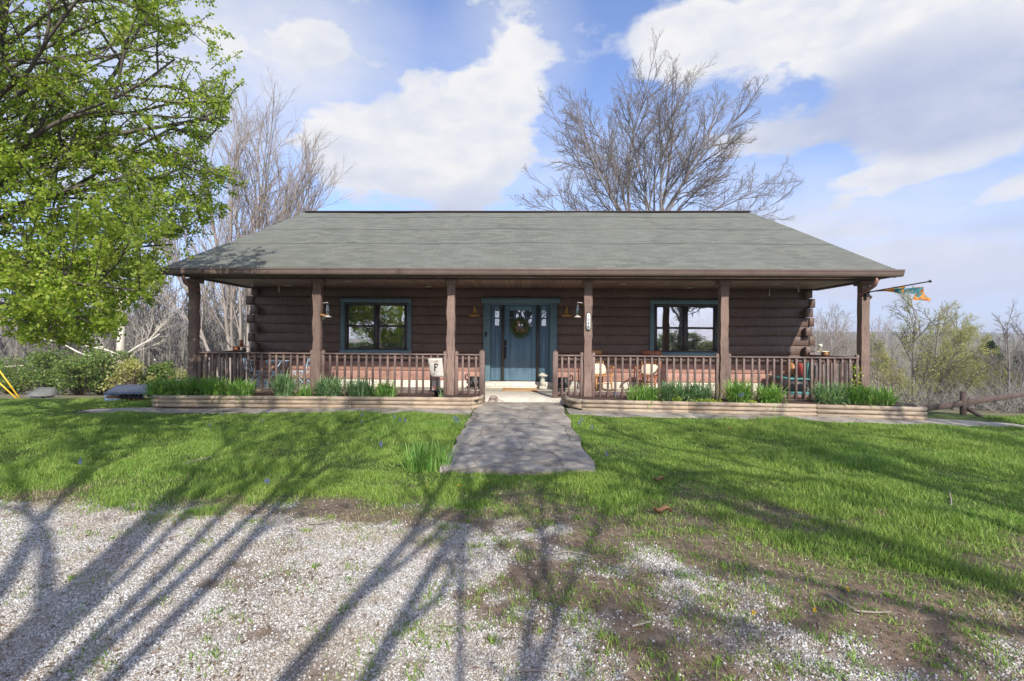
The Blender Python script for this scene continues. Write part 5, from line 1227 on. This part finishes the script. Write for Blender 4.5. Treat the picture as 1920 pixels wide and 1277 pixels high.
def bush(label, px, Y, ptop, wpx, seed, m='bush_leaf', n=6000):
    rg = np.random.default_rng(seed); x = ax(px, Y); z0_ = float(terrain(x, Y)); zt = at(px, ptop, Y)[2]; w = wpx/900*Y/2; h = zt-z0_
    nb = 40; n = int(n*rg.uniform(.5, 1.15)); cc = np.stack((rg.normal(0, .42, nb)*w, rg.normal(0, .4, nb)*w*.7, h*(.18+.75*rg.random(nb))), -1); cc[:, 2] *= 1-.35*(np.abs(cc[:, 0])/w).clip(0, 1); cr = rg.uniform(.14, .34, nb)*min(w, h)
    i = rg.integers(0, nb, n); d = rg.normal(size=(n, 3)); d /= np.linalg.norm(d, axis=1)[:, None]; C = cc[i]+d*(cr[i]*rg.random(n)**.4)[:, None]*np.array((1.15, 1, .8)); C[:, 2] = np.maximum(C[:, 2], .05)
    base = np.array((x, Y, z0_)); t = thing('bush', label, 'bush', base, 'green bushes left of the cabin'); b = MB(); b.add(*leaf_quads(C+base, .12, rg, .75)); part(b, 'foliage', m, t)
    b = MB()
    for k in range(nb): b.tube(base+np.array([(cc[k, 0]*.1, cc[k, 1]*.1, 0), (cc[k, 0]*.55, cc[k, 1]*.55, cc[k, 2]*.55), tuple(cc[k])]), [.035, .022, .008], 5)
    for k in range(30):
        q = cc[k % nb]*np.array((1, 1, 1.)); d = norm(rg.normal(size=3)*np.array((.6, .6, .3))+(0, 0, .8))*rg.uniform(.5, 1.3); b.tube(base+np.array([tuple(q*.7), tuple(q+d*.4), tuple(q+d)]), [.016, .01, .004], 4)
    part(b, 'stems', 'bark_bush', t, True)
bush('large green bush at the far left behind the yellow guy guards', 20, 27, 668, 130, 81)
bush('broad green bush behind the little grey shed roof', 92, 26, 652, 160, 82)
bush('green bush with dark stems in the middle of the left hedge', 148, 25, 668, 120, 83)
bush('tall green bush at the foot of the sycamore', 196, 26, 648, 130, 84)
bush('pale yellow green bush behind the little coop', 246, 25, 668, 96, 85, 'pale_leaf', 4200)
bush('rounded green bush left of the left corner post', 296, 26, 672, 84, 86)
bush('low yellow green bush on the slope seen under the left porch end', 345, 29, 690, 110, 87, 'pale_leaf', 2600)
sb = [o for o in bpy.data.objects if o.get('label') == 'tall green bush at the foot of the sycamore'][0]
for k in range(17):
    c = copy_tree(sb); x = -30+k*3.9+.7*math.sin(k*5); y = -21-6*abs(math.sin(k*2.3)); c.location = G(x, y); c.scale = (1.6, 1.6, .75+.35*math.sin(k*1.7)); c.rotation_euler = (0, 0, k*2.1)
    c['label'] = 'tall bush in the hedge row across the drive behind the camera'; c['group'] = 'bushes across the drive'
# --- far woods: one mass of bare trees on the slopes
def far_woods():
    rg = np.random.default_rng(99); V_ = []
    sw = [sp(11, 30, .36, 6, .05, .015, .25, .45, .45, .25), sp(6, 32, .5, 4, .1, .03, .15, .4, .6, .5, rmin=.025), sp(4, 32, .6, 2, .12, .02, .2, .4, .7, .6, rmin=.018)]
    for k in range(7):
        out = []; grow(rg, np.zeros(3), vec(90, 88), rg.uniform(8.5, 12.5), .15, 0, sw, out)
        if k % 2: grow(rg, np.array((.3, 0, 0)), vec(rg.uniform(0, 360), 72), rg.uniform(6, 9), .1, 0, sw, out)
        m = tubes_mb(out, (5, 3, 3)); V_.append((np.vstack(m.V), np.vstack(m.Q)))
    b = MB(); cnt = 0
    def put(x, y, s):
        V, Q = V_[int(rg.integers(0, 7))]; a = rg.uniform(0, 6.28); ca, sa = math.cos(a), math.sin(a); W = V*s; W = np.stack((W[:, 0]*ca-W[:, 1]*sa, W[:, 0]*sa+W[:, 1]*ca, W[:, 2]), -1); b.add(W+np.array((x, y, float(terrain(x, y))-.3)), Q)
    for k in range(330):      # left slope
        Y = 34+86*rg.random()**1.3; px = rg.uniform(-60, 480); put(ax(px, Y), Y, rg.uniform(.55, .95))
    for k in range(230):      # right slope
        Y = 46+120*rg.random()**1.2; px = rg.uniform(1480, 1980); put(ax(px, Y), Y, rg.uniform(.28, .5))
    for k in range(330):      # beyond the picture's sides
        Y = 36+90*rg.random()**1.3; px = rg.uniform(-1000, -60) if k % 2 else rg.uniform(1980, 2900); put(ax(px, Y), Y, rg.uniform(.5, .9))
    for k in range(420):      # the ridge line
        Y = 150+210*rg.random(); px = rg.uniform(1440, 2150) if k % 2 else rg.uniform(-280, 520); put(ax(px, Y), Y, rg.uniform(.4, .75) if k % 2 else rg.uniform(.6, 1.1))
    return tag(part(b, 'far_woods', 'bark_wood', None), 'leafless grey brown woods covering the far slopes behind the cabin', 'woods', kind='stuff')
far_woods()
def brushland():
    rg = np.random.default_rng(5); b = MB(); n = 12000
    C = []
    for k in range(n):
        left = rg.random() < .5; px = rg.uniform(-300, 470) if left else rg.uniform(1490, 2250); Y = (31 if left else 19)+70*rg.random()**1.5; x = ax(px, Y); C.append((x, Y))
    C = np.array(C); C = C[fbm(C[:, 0]*.3, C[:, 1]*.22, 8, 3) > np.where(C[:, 0] > 0, .54, .48)]; z = terrain(C[:, 0], C[:, 1]); P = np.stack((C[:, 0], C[:, 1], z), -1); br = []
    for p in P:
        for q in range(4):
            d = norm(rg.normal(size=3)*np.array((.6, .6, .25))+(0, 0, .75)); L = rg.uniform(.5, 1.7); m = p+d*L*.5+rg.normal(0, .07, 3); br.append((np.array((p, m, m+norm(d+rg.normal(0, .25, 3))*L*.5)), np.array((.014, .01, .005)), 4))
    return tag(part(tubes_mb(br), 'brush', 'bark_wood', None), 'tangled bare brush and dead weeds on the slopes beyond the lawn', 'brush', kind='stuff')
brushland()
def buds():
    rg = np.random.default_rng(15); n = 42000; left = rg.random(n) < .4
    px = np.where(left, rg.uniform(20, 470, n), rg.uniform(1500, 1950, n)); Y = np.where(left, 27, 21)+40*rg.random(n); x = np.array([ax(a, b_) for a, b_ in zip(px, Y)]); dens = fbm(x*.25, Y*.25, 66, 3); k = dens > .52
    C = np.stack((x, Y, terrain(x, Y)+.1+1.9*rg.random(n)**1.3), -1)[k]; b = MB(); b.add(*leaf_quads(C, .07, rg, .7)); return tag(part(b, 'undergrowth', 'pale_leaf', None), 'thin yellow green spring undergrowth scattered over the slopes', 'undergrowth', kind='stuff')
buds()
# --- the air of the valley
hzm = bpy.data.materials.new('valley_haze'); hzm.use_nodes = True; q = hzm.node_tree; q.nodes.remove(q.nodes['Principled BSDF']); pv = q.nodes.new('ShaderNodeVolumePrincipled')
pv.inputs['Color'].default_value = (.86, .9, 1, 1); pv.inputs['Density'].default_value = HAZE; pv.inputs['Anisotropy'].default_value = .2; q.links.new(pv.outputs[0], q.nodes['Material Output'].inputs['Volume'])
if HAZE > 0: tag(part(MB().bx(-1700, 1700, -1700, 1700, -40, 60), 'haze', hzm, None), 'thin pale haze in the valley air over the far slopes', 'haze', kind='stuff')
# --- fence at the right
MT['fence'] = wood_stain('old_dark_fence_wood', (.09, .06, .048), (.045, .032, .027), (3, 3, 3), .8)
t = thing('rail_fence', 'dark brown wooden rail fence sloping off at the right edge of the lawn', 'fence', G(ax(1806, 11.6), 11.6))
pb = at(1806, 782, 11.6); pt = at(1805, 734, 11.6)
b = MB(); b.tube([pb+(0, 0, -.3), pb, pt+(.01, 0, 0)], [.07, .066, .06], 10); part(b, 'post', 'fence', t, True)
b = MB(); b.beam(at(1716, 769, 10.9), at(1990, 729, 13.4), .05, .13); part(b, 'rail', 'fence', t, bevel=.008)
b = MB(); b.tube([at(1808, 763, 11.6), at(1848, 786, 11.3)], .045, 8); part(b, 'brace', 'fence', t, True)
b = MB(); b.tube([at(1701, 790, 11.), at(1701, 756, 11.)], .05, 8); part(b, 'post', 'fence', t, True)
# --- yellow guy guards
for (a, c), lab in ((((-30, 655), (42, 754)), 'upper of two yellow guy wire guards slanting into the ground at far left'), (((-30, 691), (39, 755)), 'lower of two yellow guy wire guards slanting into the ground at far left')):
    t = tag(part(MB().tube([at(*a, 14.), at(*c, 14.)], .021, 8), 'guy_guard', mat('yellow_plastic', (.78, .5, .02), (.7, .42, .02), 5, .45), None, True), lab, 'guy wire')
# --- little coop
cy = 11.45; cl = at(196, 756, cy); cr_ = at(262, 755, cy); cf = at(206, 738, cy)
t = thing('animal_coop', 'low coop with dark metal roof, pale blue painted wall and reddish boards', 'coop', cl); zb_ = float(terrain(cl[0], cy))-.1; zt_ = cf[2]-.02
b = MB(); b.bx(cl[0], at(228, 750, cy)[0], cy, cy+.7, zb_, zt_); part(b, 'wall', mat('peeling_blue_paint', (.5, .62, .68), (.3, .42, .5), 9, .8, .2, 30), t)
b = MB()
for k in range(4):
    x = at(229+k*10, 750, cy)[0]; b.bx(x, x+.05, cy+.01, cy+.06, zb_, zt_)
b.bx(at(242, 750, cy)[0], at(252, 750, cy)[0], cy+.03, cy+.05, zb_, zt_-.12); b.bx(at(200, 750, cy)[0], at(226, 750, cy)[0], cy-.012, cy-.002, zt_-.09, zt_-.03); part(b, 'boards', 'redwood', t)
b = MB(); P = np.zeros((40, 6, 3)); A0, A1, B0, B1 = at(193, 740, cy-.15), at(278, 739.5, cy-.15), at(219, 723, cy+1.1), at(303, 722, cy+1.1)
for i in range(40):
    for j in range(6): u, v = i/39, j/5; P[i, j] = (A0*(1-u)+A1*u)*(1-v)+(B0*(1-u)+B1*u)*v; P[i, j, 2] += .014*math.cos(i*1.9)
rf = part(b.grid(P), 'roof', mat('dark_ribbed_metal', (.12, .14, .18), (.085, .1, .13), 2, .4, metal=.5), t); s_ = rf.modifiers.new('thick', 'SOLIDIFY'); s_.thickness = .02
for k in range(5):
    p = at(227+k*8.5, 744, cy-.05); b = MB(); b.box(p, (.09, .03, .075), (R(-20), R(20), 0)); part(b, 'vent_flap', 'black', t)
b = MB(); b.beam(A1+(0, 0, -.03), B1+(0, 0, -.03), .05, .07); part(b, 'side_trim', 'black', t)
# --- tiny shed far left
sy = 19.; t = thing('garden_shed', 'tiny grey roofed shed half sunk behind the lawn crest at far left', 'shed', G(ax(72, sy), sy))
p0, p1 = at(57, 752, sy), at(84, 752, sy); zt = at(70, 741, sy)[2]; zb_ = float(terrain(p0[0], sy))-.2
b = MB(); b.bx(p0[0], p1[0], sy, sy+.4, zb_, zt); part(b, 'wall', 'concrete', t)
b = MB(); b.bx(at(78, 750, sy)[0], p1[0]-.02, sy-.02, sy, zb_, zt-.04); part(b, 'door', 'black', t)
zr = at(72, 727, sy)[2]; b = MB(); b.add([(p0[0]-.1, sy-.15, zt-.03), (p1[0]+.1, sy-.15, zt-.03), (p1[0]+.16, sy+.25, zr), (p0[0]+.1, sy+.25, zr), (p1[0]+.1, sy+.55, zt-.03), (p0[0]-.1, sy+.55, zt-.03)], [(0, 1, 2, 3), (3, 2, 4, 5)], [(1, 4, 2), (0, 3, 5)]); part(b, 'roof', 'shingle', t)
# --- far white house right
fy = 150; p = at(1897, 726, fy); z_ = float(terrain(p[0], fy)); t = thing('farm_building', 'long low white building far off among the trees at right', 'building', (p[0], fy, z_))
q0, q1 = at(1888, 727, fy), at(1916, 727, fy); b = MB(); b.bx(q0[0], q1[0], fy, fy+8, z_-2, at(1897, 722, fy)[2]); part(b, 'wall', 'white', t)
b = MB(); b.bx(q0[0]-.3, q1[0]+.3, fy-.5, fy+8.5, at(1897, 722, fy)[2]+.01, at(1897, 718, fy)[2]); part(b, 'roof', 'gutter', t)
# ------------------------------------------------------------------ sky, clouds, sun
SUN_EL, SUN_AZ = R(36.4), R(19)      # azimuth right of straight behind the camera
sun = bpy.data.objects.new('sun', bpy.data.lights.new('sun', 'SUN')); COL.objects.link(sun)
sd = Vector((math.sin(SUN_AZ)*math.cos(SUN_EL), -math.cos(SUN_AZ)*math.cos(SUN_EL), math.sin(SUN_EL)))
sun.rotation_euler = sd.to_track_quat('Z', 'Y').to_euler(); sun.location = sd*60
sun.data.energy = 3.9; sun.data.angle = R(.53); sun.data.color = (1, .95, .87)
w = bpy.data.worlds.new('World'); SC.world = w; w.use_nodes = True; nt = w.node_tree
for q in list(nt.nodes): nt.nodes.remove(q)
N = lambda t_, **k: [(lambda q: [setattr(q, a, v) for a, v in k.items()] and q or q)(nt.nodes.new(t_))][0]
out = N('ShaderNodeOutputWorld'); bg = N('ShaderNodeBackground'); bg2 = N('ShaderNodeBackground'); mx = N('ShaderNodeMixShader')
sky = N('ShaderNodeTexSky', sky_type='NISHITA'); sky.sun_disc = False; sky.sun_elevation = SUN_EL; sky.sun_rotation = math.atan2(sd.x, sd.y)
sky.air_density = 1.; sky.dust_density = .6; sky.ozone_density = 2.2
def nmath(op, a, b=0., clamp=False):
    q = N('ShaderNodeMath', operation=op); q.use_clamp = clamp
    for s_, v in zip(q.inputs, (a, b)):
        if isinstance(v, bpy.types.NodeSocket): nt.links.new(v, s_)
        else: s_.default_value = v
    return q.outputs[0]
tc = N('ShaderNodeTexCoord'); D = tc.outputs['Generated']
def nnoise(scale, detail, rough, vecs, dist=0.):
    q = N('ShaderNodeTexNoise'); q.inputs['Scale'].default_value = scale; q.inputs['Detail'].default_value = detail; q.inputs['Roughness'].default_value = rough; q.inputs['Distortion'].default_value = dist; nt.links.new(vecs, q.inputs['Vector']); return q.outputs['Fac']
mpz = N('ShaderNodeMapping'); mpz.inputs['Scale'].default_value = (1, 1, 1.7); nt.links.new(D, mpz.inputs[0])
n_a = nnoise(5.5, 8, .56, mpz.outputs[0], .3); n_b = nnoise(2.2, 4, .5, mpz.outputs[0]); n_c = nnoise(14, 6, .6, mpz.outputs[0])
def blob(px, py, rx, ry, wt=1., tilt=0.):
    d = raydir(px, py).normalized(); az = math.atan2(d.y, d.x)-math.pi/2
    m = N('ShaderNodeMapping', vector_type='TEXTURE'); m.inputs['Location'].default_value = d; m.inputs['Rotation'].default_value = Euler((math.asin(d.z), R(-tilt), az)).to_matrix().to_euler()
    ln = raydir(px, py).length; m.inputs['Scale'].default_value = (rx/900/ln, .45, ry/900/ln); nt.links.new(D, m.inputs[0])
    v = N('ShaderNodeVectorMath', operation='LENGTH'); nt.links.new(m.outputs[0], v.inputs[0])
    return nmath('MULTIPLY', nmath('SUBTRACT', 1., v.outputs['Value'], True), wt)
def total(L):
    s_ = L[0]
    for q in L[1:]: s_ = nmath('ADD', s_, q)
    return s_
cl = total([blob(*q) for q in CLOUDS]); sh = total([blob(*q) for q in SHADES]); veil = total([blob(*q) for q in VEILS])
mpl = N('ShaderNodeMapping'); mpl.inputs['Scale'].default_value = (1, 1, 3.2); nt.links.new(D, mpl.inputs[0]); n_d = nnoise(4.6, 7, .58, mpl.outputs[0], .4)
f1 = nmath('ADD', cl, nmath('MULTIPLY', nmath('SUBTRACT', n_a, .5), 2.1)); f1 = nmath('ADD', f1, nmath('MULTIPLY', nmath('SUBTRACT', n_c, .5), .75))
f1 = nmath('ADD', f1, nmath('MULTIPLY', nmath('SUBTRACT', n_d, .5), 1.5))
# general cloud cover elsewhere (behind the camera)
sx = N('ShaderNodeSeparateXYZ'); nt.links.new(D, sx.inputs[0])
back = nmath('MULTIPLY', nmath('LESS_THAN', sx.outputs[1], .1), nmath('MULTIPLY', nmath('SUBTRACT', n_b, .42), 3.0)); f1 = nmath('ADD', f1, back)
mr = N('ShaderNodeMapRange', interpolation_type='SMOOTHSTEP'); mr.inputs['From Min'].default_value = .25; mr.inputs['From Max'].default_value = .74; nt.links.new(f1, mr.inputs['Value'])
veil2 = nmath('MULTIPLY', nmath('MULTIPLY', veil, nmath('MULTIPLY', n_d, 2.)), .95, True)
mask = nmath('MAXIMUM', mr.outputs[0], veil2)
hz = N('ShaderNodeMapRange', interpolation_type='SMOOTHSTEP'); hz.inputs['From Min'].default_value = .3; hz.inputs['From Max'].default_value = -.02; hz.inputs['To Max'].default_value = .5; nt.links.new(sx.outputs[2], hz.inputs['Value'])
mask = nmath('MAXIMUM', mask, hz.outputs[0])
shf = N('ShaderNodeMapRange', interpolation_type='SMOOTHSTEP'); shf.inputs['From Min'].default_value = .1; shf.inputs['From Max'].default_value = .85; nt.links.new(nmath('ADD', sh, nmath('MULTIPLY', nmath('SUBTRACT', n_a, .52), .9)), shf.inputs['Value'])
cm = N('ShaderNodeMix', data_type='RGBA'); cm.inputs[6].default_value = (.97, .96, .96, 1); cm.inputs[7].default_value = (.49, .56, .77, 1); nt.links.new(shf.outputs[0], cm.inputs[0])
fs = N('ShaderNodeMapRange', interpolation_type='SMOOTHSTEP'); fs.inputs['From Min'].default_value = .42; fs.inputs['From Max'].default_value = .68; fs.inputs['To Max'].default_value = .7
nt.links.new(nmath('ADD', nmath('MULTIPLY', n_c, .45), nmath('MULTIPLY', n_d, .6)), fs.inputs['Value']); cf = N('ShaderNodeMix', data_type='RGBA'); cf.inputs[7].default_value = (.66, .72, .86, 1); nt.links.new(cm.outputs[2], cf.inputs[6]); nt.links.new(fs.outputs[0], cf.inputs[0]); cm = cf
hm = N('ShaderNodeMix', data_type='RGBA'); hm.inputs[7].default_value = (.66, .72, .93, 1); nt.links.new(cm.outputs[2], hm.inputs[6])
hz2 = N('ShaderNodeMapRange', interpolation_type='SMOOTHSTEP'); hz2.inputs['From Min'].default_value = .33; hz2.inputs['From Max'].default_value = .02; hz2.inputs['To Max'].default_value = .85; nt.links.new(sx.outputs[2], hz2.inputs['Value']); nt.links.new(hz2.outputs[0], hm.inputs[0])
nt.links.new(hm.outputs[2], bg2.inputs[0]); bk = N('ShaderNodeMapRange', interpolation_type='SMOOTHSTEP'); bk.inputs['From Min'].default_value = .05; bk.inputs['From Max'].default_value = -.5; bk.inputs['To Min'].default_value = CLOUD_STR; bk.inputs['To Max'].default_value = CLOUD_STR*2.6; nt.links.new(sx.outputs[1], bk.inputs['Value']); nt.links.new(bk.outputs[0], bg2.inputs[1])  # added gain: unseen clouds behind the camera brightened to lift porch and ground shade
tint = N('ShaderNodeMix', data_type='RGBA', blend_type='MULTIPLY'); tint.inputs[0].default_value = 1; tint.inputs[7].default_value = SKY_TINT; nt.links.new(sky.outputs[0], tint.inputs[6])
low = N('ShaderNodeMix', data_type='RGBA', blend_type='MULTIPLY'); low.inputs[7].default_value = (.62, .7, .92, 1); nt.links.new(tint.outputs[2], low.inputs[6]); nt.links.new(hz2.outputs[0], low.inputs[0])
nt.links.new(low.outputs[2], bg.inputs[0]); bg.inputs[1].default_value = SKY_STR
nt.links.new(mask, mx.inputs[0]); nt.links.new(bg.outputs[0], mx.inputs[1]); nt.links.new(bg2.outputs[0], mx.inputs[2]); nt.links.new(mx.outputs[0], out.inputs[0])
SC.view_settings.view_transform = 'Standard'; SC.view_settings.look = 'None'; SC.view_settings.exposure = EXPO; SC.view_settings.gamma = 1
SC.render.engine = 'CYCLES'; SC.cycles.max_bounces = 8; SC.cycles.transparent_max_bounces = 12; SC.cycles.use_denoising = True
